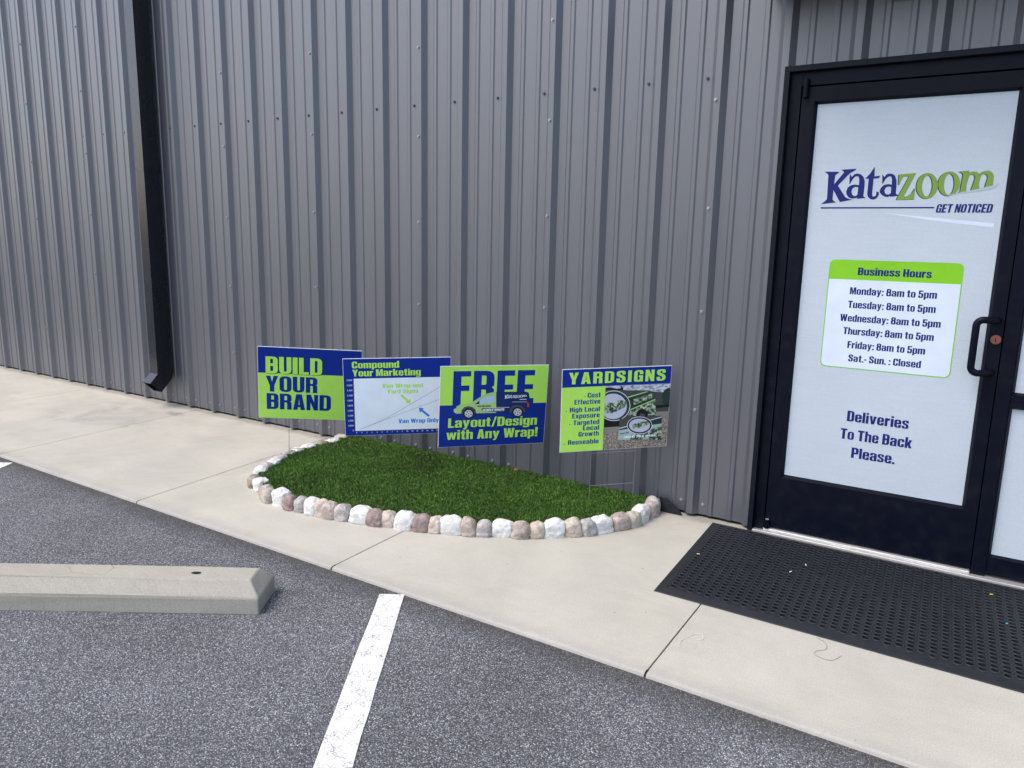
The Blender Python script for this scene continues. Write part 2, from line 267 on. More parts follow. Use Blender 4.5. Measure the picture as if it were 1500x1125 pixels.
PHOTO = [["cloud",[[-720,1310],[3080,1270],[3090,900],[2580,810],[2020,890],[1720,960],[550,1010],[-670,1120]]],["near_black",[[-680,1200],[-360,1210],[-40,1130],[190,1120],[240,1280],[360,1140],[340,1050],[550,1010],[-670,1100]]],["slate",[[2200,810],[2550,810],[2630,140],[2240,130]]],["pine",[[2580,640],[2690,920],[2870,1030],[3090,1030],[3110,90],[2660,120]]],["near_black",[[2250,100],[3080,100],[3070,-30],[2260,-70]]],["pavement",[[2240,-260],[3080,-280],[3090,-530],[2260,-530]]],["gravel",[[2610,-500],[3090,-520],[3090,-1860],[-590,-1750],[-620,-1380],[200,-1220],[2650,-970]]],["pavement",[[-620,-990],[240,-990],[240,-1270],[-610,-1410]]],["pine",[[680,620],[2020,860],[2210,410],[810,-20]]],["pale_lime",[[620,650],[1720,910],[1740,870],[660,590]]],["camo",[[940,530],[1990,770],[2060,520],[1000,180]]],["pale_lime",[[810,-60],[2190,460],[2210,410],[820,-110]]],["camo",[[810,-120],[2210,390],[2290,-430],[1840,-460],[680,-430]]],["near_black",[[1840,-370],[1830,-450],[1810,-520],[1760,-580],[1700,-620],[1620,-640],[1540,-650],[1450,-640],[1370,-600],[1310,-550],[1250,-490],[1210,-420],[1200,-340],[1210,-270],[1230,-200],[1280,-140],[1340,-100],[1420,-70],[1500,-70],[1580,-80],[1660,-110],[1730,-160],[1790,-230],[1820,-300]]],["arch",[[1670,-480],[1670,-520],[1660,-560],[1630,-590],[1600,-610],[1560,-620],[1520,-630],[1480,-620],[1440,-600],[1400,-570],[1370,-540],[1360,-500],[1350,-460],[1350,-430],[1370,-390],[1390,-360],[1420,-340],[1460,-320],[1500,-320],[1540,-330],[1580,-350],[1620,-370],[1650,-400],[1670,-440]]],["near_black",[[-650,-480],[210,-520],[240,-990],[-620,-1000]]],["rim",[[800,140],[800,10],[770,-120],[720,-240],[650,-350],[560,-450],[450,-530],[330,-600],[200,-640],[50,-670],[-90,-670],[-240,-650],[-390,-610],[-520,-550],[-640,-480],[-650,-390],[-650,-290],[-660,-170],[-660,-50],[-670,80],[-680,210],[-680,350],[-690,480],[-690,600],[-700,710],[-700,810],[-710,900],[-600,960],[-460,1010],[-320,1030],[-180,1040],[-30,1020],[110,980],[250,920],[380,850],[490,760],[600,650],[680,530],[740,410],[780,280]]],["pine",[[760,140],[750,20],[730,-100],[680,-220],[610,-330],[530,-420],[420,-500],[310,-560],[180,-600],[40,-620],[-100,-620],[-240,-610],[-370,-570],[-500,-510],[-630,-440],[-650,-360],[-650,-260],[-660,-150],[-660,-30],[-670,90],[-680,210],[-680,340],[-690,460],[-690,580],[-700,690],[-700,780],[-690,860],[-570,920],[-450,970],[-310,990],[-180,990],[-40,980],[100,940],[230,890],[350,820],[460,730],[560,630],[640,520],[700,400],[740,270]]],["oval",[[610,120],[600,10],[580,-100],[540,-200],[480,-290],[400,-370],[310,-440],[210,-500],[100,-530],[-20,-550],[-140,-560],[-260,-540],[-380,-510],[-500,-460],[-600,-390],[-650,-320],[-650,-240],[-660,-140],[-660,-40],[-670,70],[-670,180],[-680,290],[-680,400],[-690,500],[-690,590],[-700,680],[-660,750],[-560,800],[-450,840],[-330,860],[-210,860],[-90,850],[30,820],[150,770],[250,710],[350,630],[430,540],[500,440],[560,340],[590,230]]],["camo",[[-670,130],[-670,330],[-440,400],[-250,360],[0,390],[80,480],[280,480],[550,370],[560,100],[250,-30],[30,-140],[-320,-260],[-660,-160]]],["slate",[[220,-560],[2640,-500],[2730,-1890],[210,-1750]]],["rim",[[210,-1080],[2650,-560],[2650,-610],[210,-1140]]],["pine",[[210,-1140],[2650,-610],[2670,-950],[220,-1210]]],["mint",[[210,-1210],[2670,-950],[2730,-1890],[210,-1750]]],["camo",[[980,-1470],[1860,-1310],[2680,-1060],[2730,-1890],[880,-1790]]],["rim",[[2130,-1030],[2120,-1120],[2100,-1200],[2050,-1280],[1980,-1350],[1890,-1410],[1790,-1450],[1670,-1480],[1550,-1500],[1430,-1500],[1300,-1480],[1170,-1450],[1060,-1410],[950,-1350],[850,-1290],[780,-1210],[720,-1130],[680,-1040],[670,-950],[670,-870],[700,-780],[750,-710],[820,-640],[900,-580],[1000,-540],[1120,-510],[1240,-490],[1360,-490],[1490,-510],[1620,-530],[1730,-580],[1840,-630],[1940,-700],[2010,-780],[2070,-860],[2110,-950]]],["near_black",[[2090,-1030],[2080,-1110],[2060,-1190],[2010,-1260],[1940,-1320],[1860,-1380],[1770,-1420],[1660,-1450],[1540,-1460],[1420,-1460],[1300,-1450],[1180,-1420],[1070,-1380],[970,-1330],[880,-1260],[810,-1190],[760,-1120],[720,-1040],[710,-960],[710,-880],[740,-800],[790,-730],[850,-670],[930,-610],[1030,-570],[1130,-550],[1250,-530],[1370,-530],[1490,-540],[1600,-570],[1720,-610],[1820,-660],[1910,-720],[1980,-790],[2040,-870],[2070,-950]]],["oval",[[1990,-1030],[1990,-1090],[1970,-1160],[1930,-1220],[1870,-1270],[1800,-1310],[1710,-1340],[1620,-1370],[1520,-1380],[1410,-1380],[1310,-1370],[1200,-1340],[1110,-1310],[1020,-1270],[940,-1220],[880,-1160],[830,-1090],[800,-1030],[790,-960],[790,-890],[820,-830],[860,-770],[910,-720],[980,-680],[1070,-640],[1160,-620],[1260,-610],[1370,-610],[1470,-620],[1570,-640],[1670,-680],[1760,-720],[1840,-770],[1900,-830],[1950,-890],[1980,-960]]],["camo",[[870,-1060],[1060,-900],[1410,-800],[1890,-760],[1930,-930],[1610,-1090],[1260,-1170],[920,-1140]]]]
VTEXT = {"logo":[[570,400],[1850,360],[560,630]],"phone":[[-930,-30],[-190,-50],[-930,50]],"wraps":[[-650,-280],[590,-320],[-650,-150]]}
PTEXT = {"phone":[[550,-1670],[2310,-1750],[540,-1550]],"tac":[[290,-1460],[800,-1390],[280,-1370]]}
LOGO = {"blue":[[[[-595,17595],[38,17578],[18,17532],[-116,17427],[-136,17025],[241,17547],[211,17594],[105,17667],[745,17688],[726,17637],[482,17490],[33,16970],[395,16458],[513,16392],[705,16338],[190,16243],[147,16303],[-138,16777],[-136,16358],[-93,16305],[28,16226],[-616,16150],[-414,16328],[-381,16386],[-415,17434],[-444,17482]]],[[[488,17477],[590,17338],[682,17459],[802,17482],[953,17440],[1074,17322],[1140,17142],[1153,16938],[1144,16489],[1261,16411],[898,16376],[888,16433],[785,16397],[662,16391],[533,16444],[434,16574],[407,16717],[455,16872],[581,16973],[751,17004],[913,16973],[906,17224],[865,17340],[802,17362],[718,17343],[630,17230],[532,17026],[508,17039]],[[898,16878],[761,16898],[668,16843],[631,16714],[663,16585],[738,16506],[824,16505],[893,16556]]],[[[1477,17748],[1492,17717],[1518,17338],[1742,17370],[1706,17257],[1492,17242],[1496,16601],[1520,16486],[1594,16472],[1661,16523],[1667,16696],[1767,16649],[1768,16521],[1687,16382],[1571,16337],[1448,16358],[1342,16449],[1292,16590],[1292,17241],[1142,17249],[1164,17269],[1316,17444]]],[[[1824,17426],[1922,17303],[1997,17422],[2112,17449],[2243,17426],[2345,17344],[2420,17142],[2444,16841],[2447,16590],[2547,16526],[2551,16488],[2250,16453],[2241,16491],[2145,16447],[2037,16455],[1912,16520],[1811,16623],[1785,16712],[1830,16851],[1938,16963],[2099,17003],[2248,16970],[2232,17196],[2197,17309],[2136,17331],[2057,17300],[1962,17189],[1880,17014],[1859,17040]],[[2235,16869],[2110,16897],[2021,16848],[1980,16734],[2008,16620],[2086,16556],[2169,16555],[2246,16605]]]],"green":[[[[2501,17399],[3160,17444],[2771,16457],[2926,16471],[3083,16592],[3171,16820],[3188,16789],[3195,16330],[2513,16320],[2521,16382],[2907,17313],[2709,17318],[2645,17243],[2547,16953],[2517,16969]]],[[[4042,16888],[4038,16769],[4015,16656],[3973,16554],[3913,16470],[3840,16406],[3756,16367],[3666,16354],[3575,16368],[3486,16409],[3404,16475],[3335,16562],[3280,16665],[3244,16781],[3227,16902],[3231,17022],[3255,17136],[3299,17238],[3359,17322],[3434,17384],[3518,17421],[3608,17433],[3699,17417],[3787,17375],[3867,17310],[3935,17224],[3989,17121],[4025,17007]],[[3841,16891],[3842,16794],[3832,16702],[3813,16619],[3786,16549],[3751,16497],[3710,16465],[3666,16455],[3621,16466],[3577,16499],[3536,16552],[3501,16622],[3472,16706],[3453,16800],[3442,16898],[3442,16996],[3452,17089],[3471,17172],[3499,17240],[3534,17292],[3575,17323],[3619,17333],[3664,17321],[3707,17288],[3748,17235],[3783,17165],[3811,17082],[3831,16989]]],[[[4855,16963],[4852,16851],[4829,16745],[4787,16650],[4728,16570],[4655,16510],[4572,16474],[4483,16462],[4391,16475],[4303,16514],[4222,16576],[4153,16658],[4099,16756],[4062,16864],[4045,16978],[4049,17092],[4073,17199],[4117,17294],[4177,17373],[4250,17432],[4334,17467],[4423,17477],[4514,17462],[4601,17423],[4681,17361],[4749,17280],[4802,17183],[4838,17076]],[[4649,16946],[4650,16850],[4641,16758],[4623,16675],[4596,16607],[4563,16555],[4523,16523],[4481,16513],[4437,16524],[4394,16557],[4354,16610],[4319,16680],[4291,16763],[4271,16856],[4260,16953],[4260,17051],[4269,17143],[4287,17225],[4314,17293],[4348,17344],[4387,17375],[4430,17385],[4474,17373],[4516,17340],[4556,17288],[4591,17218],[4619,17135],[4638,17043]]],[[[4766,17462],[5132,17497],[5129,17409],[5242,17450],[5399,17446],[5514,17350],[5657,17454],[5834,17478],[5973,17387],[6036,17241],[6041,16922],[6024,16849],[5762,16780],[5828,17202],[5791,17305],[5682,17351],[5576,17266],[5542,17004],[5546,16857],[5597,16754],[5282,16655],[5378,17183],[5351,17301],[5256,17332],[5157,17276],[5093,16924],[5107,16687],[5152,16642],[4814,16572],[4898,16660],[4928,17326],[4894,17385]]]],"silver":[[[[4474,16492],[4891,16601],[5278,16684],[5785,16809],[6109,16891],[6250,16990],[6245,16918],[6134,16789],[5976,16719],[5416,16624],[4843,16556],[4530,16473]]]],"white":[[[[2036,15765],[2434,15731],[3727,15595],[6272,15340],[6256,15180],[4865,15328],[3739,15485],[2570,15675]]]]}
STONES = [[-3.088,0.029,0.064,0.022,"K"],[-3.066,-0.074,0.074,0.05,"P"],[-3.05,-0.188,0.099,0.056,"W"],[-3.069,-0.274,0.089,0.043,"T"],[-3.079,-0.39,0.107,0.033,"W"],[-3.067,-0.495,0.059,0.034,"W"],[-3.064,-0.567,0.056,0.036,"G"],[-3.035,-0.662,0.069,0.038,"G"],[-2.989,-0.757,0.093,0.058,"W"],[-2.963,-0.845,0.084,0.043,"K"],[-2.924,-0.912,0.07,0.035,"W"],[-2.823,-1.042,0.041,0.062,"T"],[-2.743,-1.062,0.08,0.074,"W"],[-2.618,-1.15,0.093,0.081,"B"],[-2.557,-1.187,0.067,0.08,"C"],[-2.456,-1.178,0.107,0.097,"W"],[-2.371,-1.194,0.078,0.082,"M"],[-2.296,-1.185,0.072,0.086,"G"],[-2.213,-1.185,0.08,0.098,"W"],[-2.157,-1.173,0.084,0.095,"P"],[-2.098,-1.169,0.081,0.091,"B"],[-2.026,-1.151,0.085,0.088,"K"],[-1.919,-1.125,0.116,0.091,"W"],[-1.833,-1.11,0.095,0.089,"M"],[-1.768,-1.077,0.077,0.083,"P"],[-1.674,-1.058,0.108,0.093,"W"],[-1.586,-1.032,0.094,0.09,"M"],[-1.519,-1.0,0.074,0.085,"P"],[-1.433,-0.964,0.116,0.093,"W"],[-1.351,-0.931,0.081,0.093,"B"],[-1.285,-0.896,0.075,0.084,"K"],[-1.21,-0.837,0.11,0.083,"W"],[-1.122,-0.806,0.088,0.087,"B"],[-1.061,-0.752,0.081,0.081,"P"],[-0.997,-0.692,0.111,0.09,"W"],[-0.92,-0.626,0.09,0.093,"P"],[-0.864,-0.57,0.088,0.085,"G"],[-0.822,-0.488,0.116,0.086,"W"],[-0.762,-0.397,0.096,0.088,"B"],[-0.729,-0.322,0.087,0.079,"C"],[-0.724,-0.236,0.102,0.09,"W"],[-0.708,-0.132,0.07,0.085,"B"],[-0.717,-0.076,0.078,0.095,"K"]]

# ------------------------------------------------------------------ condensed block lettering (outlines in 1/100 of the cap height; third number = corner radius; | next island, / hole)
GL = {
'A':"0,0 14,100 37,100 51,0 32,0 29.5,18 21.5,18 19,0/23,33 28,33 25.5,70",
'B':"0,0 49,0,15 49,51,8 45,53.5,1 49,56,8 49,100,15 0,100/19,15 30,15,4 30,45,4 19,45/19,60 30,60,4 30,86,4 19,86",
'C':"0,0,16 49,0,16 49,37 30,37 30,14,5 19,14,5 19,86,5 30,86,5 30,63 49,63 49,100,16 0,100,16",
'D':"0,0 49,0,16 49,100,16 0,100/19,15 30,15,4 30,85,4 19,85",
'E':"0,0 42,0 42,16 19,16 19,43 39,43 39,58 19,58 19,84 42,84 42,100 0,100",
'F':"0,0 19,0 19,42 38,42 38,58 19,58 19,84 41,84 41,100 0,100",
'G':"0,0,16 34,0,6 36,6 38,0 49,0 49,54 26,54 26,40 31,40 31,15,5 19,15,5 19,86,5 30,86,5 30,64 49,64 49,100,16 0,100,16",
'H':"0,0 19,0 19,42 31,42 31,0 50,0 50,100 31,100 31,58 19,58 19,100 0,100",
'I':"0,0 20,0 20,100 0,100",
'K':"0,0 19,0 19,32 23,40 31,0 51,0 36,58 50,100 30,100 19,62 19,100 0,100",
'L':"0,0 40,0 40,16 19,16 19,100 0,100",
'M':"0,0 17,0 17,62 26,0 38,0 47,62 47,0 64,0 64,100 41,100 32,42 23,100 0,100",
'N':"0,0 17,0 17,50 31,0 49,0 49,100 32,100 32,52 19,100 0,100",
'O':"0,0,16 50,0,16 50,100,16 0,100,16/19,14,5 31,14,5 31,86,5 19,86,5",
'P':"0,0 19,0 19,38 49,38,15 49,100,15 0,100/19,53 30,53,4 30,86,4 19,86",
'R':"0,0 19,0 19,45 30,45,6 30,0 49,0 49,46,5 43,51,2 49,56,5 49,100,15 0,100/19,59 30,59,4 30,86,4 19,86",
'S':"0,0,16 49,0,16 49,50,12 19,69,6 19,86,5 30,86,5 30,68 48,68 48,100,16 0,100,16 0,55,12 30,37,6 30,14,5 19,14,5 19,34 0,34",
'T':"14,0 33,0 33,84 47,84 47,100 0,100 0,84 14,84",
'U':"0,0,16 49,0,16 49,100 30,100 30,14,5 19,14,5 19,100 0,100",
'V':"15,0 36,0 51,100 32,100 25.5,35 19,100 0,100",
'W':"11,0 31,0 38,50 45,0 65,0 76,100 57,100 53,45 46,100 30,100 23,45 19,100 0,100",
'Y':"16,0 35,0 35,38 51,100 32,100 25.5,62 19,100 0,100 16,38",
'a':"0,0,12 24,0,4 27,6 29,0 46,0 46,76,14 1,76,14 1,51 18,51 18,64,4 28,64,4 28,49,2 0,40,8/18,12,4 28,12,3 28,37,2 18,32,3",
'b':"0,0 17,0 19,5 22,0,3 46,0,12 46,76,12 18,76,3 18,100 0,100/18,12,2 28,12,4 28,64,4 18,64,2",
'c':"0,0,13 45,0,13 45,30 27,30 27,12,4 18,12,4 18,64,4 27,64,4 27,49 45,49 45,76,13 0,76,13",
'd':"0,0,12 24,0,3 27,5 29,0 46,0 46,100 28,100 28,76,3 0,76,12/18,12,4 28,12,2 28,64,2 18,64,4",
'e':"0,0,13 45,0,13 45,27 27,27 27,12,4 18,12,4 18,34 45,34 45,76,13 0,76,13/18,45 27,45 27,64,4 18,64,4",
'f':"7,0 25,0 25,62 32,62 32,75 25,75 25,84,3 32,86 32,100 7,100,12 7,75 0,75 0,62 7,62",
'g':"0,-22,10 46,-22,12 46,76 29,76 27,71 24,76,3 0,76,12 0,6,12 28,6,4 28,-10,4 18,-10,3 18,-4 0,-4/18,18,4 28,18,2 28,64,2 18,64,4",
'h':"0,0 18,0 18,63,3 28,63,4 28,0 46,0 46,76,12 18,76,3 18,100 0,100",
'i':"0,0 18,0 18,76 0,76|0,85 18,85 18,100 0,100",
'k':"0,0 18,0 18,28 28,0 47,0 34,40 46,76 28,76 18,46 18,100 0,100",
'l':"0,0 18,0 18,100 0,100",
'm':"0,0 18,0 18,63,3 27,63,4 27,0 45,0 45,63,3 54,63,4 54,0 72,0 72,76,12 48,76,4 44,71 40,76,6 21,76,4 18,71 17,76 0,76",
'n':"0,0 18,0 18,63,3 28,63,4 28,0 46,0 46,76,12 21,76,4 18,71 17,76 0,76",
'o':"0,0,13 46,0,13 46,76,13 0,76,13/18,12,4 28,12,4 28,64,4 18,64,4",
'p':"0,-22 18,-22 18,0,3 46,0,12 46,76,12 22,76,3 19,71 17,76 0,76/18,12,2 28,12,4 28,64,4 18,64,2",
'r':"0,0 18,0 18,52,5 33,57 33,78 21,72 17,76 0,76",
's':"0,0,12 43,0,12 43,37,9 17,52,4 17,65,4 26,65,4 26,52 42,52 42,76,12 0,76,12 0,43,9 26,28,4 26,11,4 17,11,4 17,25 0,25",
't':"7,0,10 32,0 32,13 25,13,2 25,62 32,62 32,75 25,75 25,95 7,95 7,75 0,75 0,62 7,62",
'u':"0,0,12 25,0,3 27,5 29,0 46,0 46,76 28,76 28,12,4 18,12,4 18,76 0,76",
'v':"13,0 33,0 46,76 28,76 23,28 18,76 0,76",
'w':"11,0 28,0 34,40 40,0 57,0 68,76 51,76 47.5,35 41,76 27,76 20.5,35 17,76 0,76",
'x':"0,0 18,0 22.5,22 27,0 45,0 33,40 44,76 27,76 22.5,55 18,76 1,76 12,40",
'y':"5,-22 22,-22,9 28,-8 47,76 29,76 23,30 18,76 0,76 15,2 12,-9 5,-9",
'0':"0,0,16 48,0,16 48,100,16 0,100,16/19,14,5 29,14,5 29,86,5 19,86,5",
'1':"9,0 28,0 28,100 14,100 0,86 0,72 9,76",
'2':"0,0 46,0 46,15 20,15 46,54,6 46,100,15 0,100,15 0,66 18,66 18,86,5 28,86,5 28,60,3 0,16",
'3':"0,0,15 47,0,15 47,50,8 43,53,1 47,56,8 47,100,15 0,100,15 0,68 18,68 18,86,5 29,86,5 29,60,4 15,60 15,46 29,46,4 29,14,5 18,14,5 18,32 0,32",
'4':"26,0 44,0 44,18 50,18 50,32 44,32 44,100 22,100 0,34 0,18 26,18/14,32 26,32 26,70",
'5':"0,0,16 48,0,16 48,65,12 19,65,3 19,84 45,84 45,100 2,100 2,44 18,44 20,51 29,51,5 29,14,5 19,14,5 19,34 0,34",
'6':"0,0,16 48,0,16 48,60,14 19,60,3 19,86,5 29,86,5 29,72 48,72 48,100,16 0,100,16/19,14,4 29,14,4 29,47,4 19,47,4",
'7':"8,0 27,0 44,80 44,100 0,100 0,84 25,84",
'8':"0,0,12 49,0,12 49,49,7 42,53,1 47,57,7 47,100,12 2,100,12 2,57,7 7,53,1 0,49,7/19,14,4 30,14,4 30,46,4 19,46,4/20,62,4 29,62,4 29,86,4 20,86,4",
'9':"0,0,16 48,0,16 48,100,16 0,100,16 0,40,14 29,40,3 29,14,5 19,14,5 19,28 0,28/19,53,4 29,53,4 29,86,4 19,86,4",
':':"0,0 17,0 17,19 0,19|0,50 17,50 17,69 0,69", '.':"0,0 17,0 17,18 0,18", ',':"0,-14 8,-14 17,4 17,18 0,18 0,0", '-':"0,32 24,32 24,48 0,48",
'!':"3,28 17,28 20,100 0,100|1,0 19,0 19,18 1,18", '/':"0,-5 13,-5 35,104 22,104", '(':"8,-12 22,-12 14,44 22,100 8,100 0,44", ')':"0,-12 14,-12 22,44 14,100 0,100 8,44",
}
def fillet(pts):
    out = []; n = len(pts)
    for i in range(n):
        x, y, r = pts[i]
        if r <= 0: out.append((x, y)); continue
        if r >= 8: r *= 1.5
        p = Vector((x, y)); a = Vector(pts[i - 1][:2]) - p; b = Vector(pts[(i + 1) % n][:2]) - p
        r = min(r, a.length * .49, b.length * .49); a.normalize(); b.normalize()
        for k in range(5):
            t = k / 4; q = (1 - t) ** 2 * (p + a * r) + 2 * t * (1 - t) * p + t * t * (p + b * r); out.append((q.x, q.y))
    return out
def glyph(ch):
    res = []
    for isl in GL[ch].split('|'):
        res.append([fillet([tuple(float(v) for v in (w.split(',') + ['0'])[:3]) for w in lp.split()]) for lp in isl.split('/')])
    return res
def text_polys(s, gap=5.5, space=21):
    x = 0; res = []
    for ch in s:
        if ch == ' ': x += space; continue
        g = glyph(ch); w = max(p[0] for isl in g for p in isl[0])
        for isl in g: res.append([[(p[0] + x, p[1]) for p in lp] for lp in isl])
        x += w + gap
    return res, x - gap
def put_poly(mb, loops, fn, mi):
    vs = [[Vector((p[0], p[1], 0)) for p in lp] for lp in loops]
    tris = tessellate_polygon(vs); flat = [p for lp in loops for p in lp]
    mb.add([fn(p[0], p[1]) for p in flat], [tuple(t) for t in tris], mi)
def put_text(mb, s, x0, x1, zb, cap, fn, mi, slant=0.0, rise=0.0, gap=5.5, space=21):
    """letters between x0 and x1 on base line zb, cap height cap; rise = base line climb over the whole width"""
    ps, w = text_polys(s, gap, space); sx = (x1 - x0) / w
    for loops in ps:
        put_poly(mb, [[(x0 + p[0] * sx + slant * p[1] / 100 * cap, zb + p[1] / 100 * cap + rise * p[0] / w) for p in lp] for lp in loops], fn, mi)
def rect(x0, x1, z0, z1): return [[(x0, z0), (x1, z0), (x1, z1), (x0, z1)]]
def arrow(x0, z0, x1, z1, w, hw, hl):
    d = Vector((x1 - x0, z1 - z0)); L = d.length; d /= L; nn = Vector((-d.y, d.x)); a = Vector((x0, z0))
    q = [(0, -w), (L - hl, -w), (L - hl, -hw), (L, 0), (L - hl, hw), (L - hl, w), (0, w)]
    return [[tuple(a + d * s + nn * t) for s, t in q]]

# ================================================================== SETTING
ZA = -0.015                                                # asphalt level; the walk is z = 0
g = MB(); g.add([(-60, -60, ZA), (60, -60, ZA), (60, 60, ZA), (-60, 60, ZA)], [(0, 1, 2, 3)])
prop(g.build('parking_lot', M['asphalt']), kind='structure')

JF = [-18.0, -16.5, -15.0, -13.5, -12.0, -10.6, -9.1, -7.62, -6.13, -4.62, -3.11, -1.652, -0.178, 1.3, 2.8, 4.3, 6.0]      # joints at the front edge
JB = [-18.1, -16.6, -15.1, -13.6, -12.1, -10.7, -9.2, -7.72, -6.24, -4.74, -3.27, -1.70, -0.205, 1.3, 2.8, 4.3, 6.0]       # and at the wall
YF = -1.562
g = MB()
for i in range(len(JF) - 1):
    a0, a1, b0, b1 = JF[i] + .0024, JF[i + 1] - .0024, JB[i] + .0024, JB[i + 1] - .0024
    def row(y, x0, x1, z): return [(x0, y, z), (x1, y, z)]
    c = .0015
    # top inset by a small tooled edge, rounded nose towards the lot
    L = [row(.2, b0 + c, b1 - c, 0), row(YF + .03, a0 + c, a1 - c, 0), row(YF + .012, a0 + c, a1 - c, -.0015), row(YF + .003, a0 + c, a1 - c, -.006), row(YF, a0 + c, a1 - c, -.014), row(YF, a0 + c, a1 - c, -.06)]
    vs = [v for r_ in L for v in r_]
    g.add(vs, [(2 * k, 2 * k + 2, 2 * k + 3, 2 * k + 1) for k in range(len(L) - 1)], 0)
    for sx, (tb, tf) in ((0, (b0, a0)), (1, (b1, a1))):
        s = c if sx == 0 else -c
        vs = [(tb + s, .2, 0), (tf + s, YF + .03, 0), (tf, YF + .03, -c), (tb, .2, -c), (tf, YF + .03, -.05), (tb, .2, -.05)]
        g.add(vs, [(0, 1, 2, 3), (3, 2, 4, 5)], 0)
g.add([(-18, YF + .0045, -.006), (6, YF + .0045, -.006), (6, .2, -.006), (-18, .2, -.006), (-18, YF + .0045, -.05), (6, YF + .0045, -.05)], [(0, 1, 2, 3), (4, 5, 1, 0)], 1)
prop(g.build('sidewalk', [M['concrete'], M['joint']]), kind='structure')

def stripe(name, pts):
    g = MB(); n = 40; (ax, ay), (bx, by), (cx, cy), (dx, dy) = pts
    vs = []
    for i in range(n + 1):
        t = i / n; wob = .0025
        vs.append((ax + (cx - ax) * t + rnd.uniform(-wob, wob), ay + (cy - ay) * t, ZA + .003)); vs.append((bx + (dx - bx) * t + rnd.uniform(-wob, wob), by + (dy - by) * t, ZA + .003))
    g.add(vs, [(2 * i, 2 * i + 2, 2 * i + 3, 2 * i + 1) for i in range(n)])
    return prop(g.build(name, M['stripe']), kind='structure')
stripe('parking_line', [(-1.321, -1.614), (-1.233, -1.560), (1.449, -6.024), (1.552, -5.962)])
stripe('parking_line', [(-4.49, -1.635), (-4.40, -1.578), (-1.72, -6.045), (-1.63, -5.988)])

# ================================================================== BUILDING
bld = prop(empty('metal_building'), 'grey ribbed metal building with a black glass entrance door and downspout', 'building')
RIB0, PITCH_R = -3.6195, 0.3048
def profile(xa, xb):
    pts = []
    i0 = math.floor((xa - RIB0) / PITCH_R) - 1
    for i in range(i0, int((xb - RIB0) / PITCH_R) + 3):
        c = RIB0 + i * PITCH_R
        pts += [(c - .041, 0), (c - .0165, -.029), (c + .0145, -.029), (c + .040, 0)]
        for o in (.1016, .2032): pts += [(c + o - .0165, 0), (c + o - .0085, -.0055), (c + o + .0085, -.0055), (c + o + .0165, 0)]
    out = []
    for k in range(len(pts) - 1):
        (x0, y0), (x1, y1) = pts[k], pts[k + 1]
        if x1 <= xa or x0 >= xb: continue
        f = lambda x: (x, y0 + (y1 - y0) * (x - x0) / (x1 - x0))
        if not out: out.append(f(max(x0, xa)))
        out.append(f(min(x1, xb)))
    return out
ROOF = 5.2
g = MB()
for xa, xb, za, zb in ((-16.0, -.252, .016, ROOF), (-.252, 1.815, 2.205, ROOF), (1.815, 3.6, .016, ROOF)):
    pr = profile(xa, xb); vs = []; fs = []
    for x, y in pr: vs += [(x, y, za), (x, y, zb)]
    for k in range(len(pr) - 1): fs.append((2 * k, 2 * k + 2, 2 * k + 3, 2 * k + 1))
    g.add(vs, fs, 0)
g.build('wall', M['wall'], bld)
g = MB()                                                    # wall body behind the sheets, ends, roof
g.box(-16.0, -.262, .012, .25, -.2, ROOF, 0); g.box(1.825, 3.6, .012, .25, -.2, ROOF, 0); g.box(-.262, 1.825, .012, .25, 2.215, ROOF, 0)
g.build('wall_core', M['gap'], bld)
g = MB(); g.box(-16.2, 3.8, -.32, 6, ROOF + .002, ROOF + .16, 0); g.build('roof', M['trim'], bld)

# fastener heads: one mesh, copied
g = MB()
def cyl(mb, r, y0, y1, n, mi=0):
    vs = [(r * cos(2 * pi * k / n), y0, r * sin(2 * pi * k / n)) for k in range(n)] + [(r * cos(2 * pi * k / n), y1, r * sin(2 * pi * k / n)) for k in range(n)]
    mb.add(vs, [(k, (k + 1) % n, n + (k + 1) % n, n + k) for k in range(n)] + [tuple(range(n, 2 * n))], mi)
cyl(g, .0085, 0, -.0025, 14); cyl(g, .0055, -.0025, -.0085, 6)
spots = []
for i in range(-18, 12):
    c = RIB0 + i * PITCH_R
    if c < -.3: spots.append((c - .0625, -.0005, 2.210))
    spots.append((c - .0625, -.0005, 4.2))
for i in range(-9, 12):
    c = RIB0 + i * PITCH_R
    if c < -.3 and not -.8 > c > -1.6: spots += [(c - .058, -.0005, .075), (c + .062, -.0005, .072)]
for i in range(-17, 12, 3):
    c = RIB0 + i * PITCH_R
    for k in range(8):
        z = .58 + .508 * k - .02 * (i % 5)
        if c < -.3: spots.append((c - .006, -.0292, z))
camp = Vector((.68, -3.8, 1.44)); spots = [s for s in spots if s[2] < 3.6 and s[0] > -8.6]
spots.sort(key=lambda s: (Vector(s) - camp).length)
kinds = {True: g.build('screw', M['screw'], bld), False: g.build('screw', M['darkscrew'], bld)}; used = set()
for s in spots[:98]:
    k = abs(s[2] - 2.21) > .02; c = kinds[k].copy() if k in used else kinds[k]; used.add(k); c.location = s; c.parent = bld
    if c.name not in COL.objects: COL.objects.link(c)
g2 = MB()
for s in spots[98:]: g2.add([(v[0] + s[0], v[1] + s[1], v[2] + s[2]) for v in g.v], g.f)
prop(g2.build('screws', M['screw'], bld), kind='stuff')

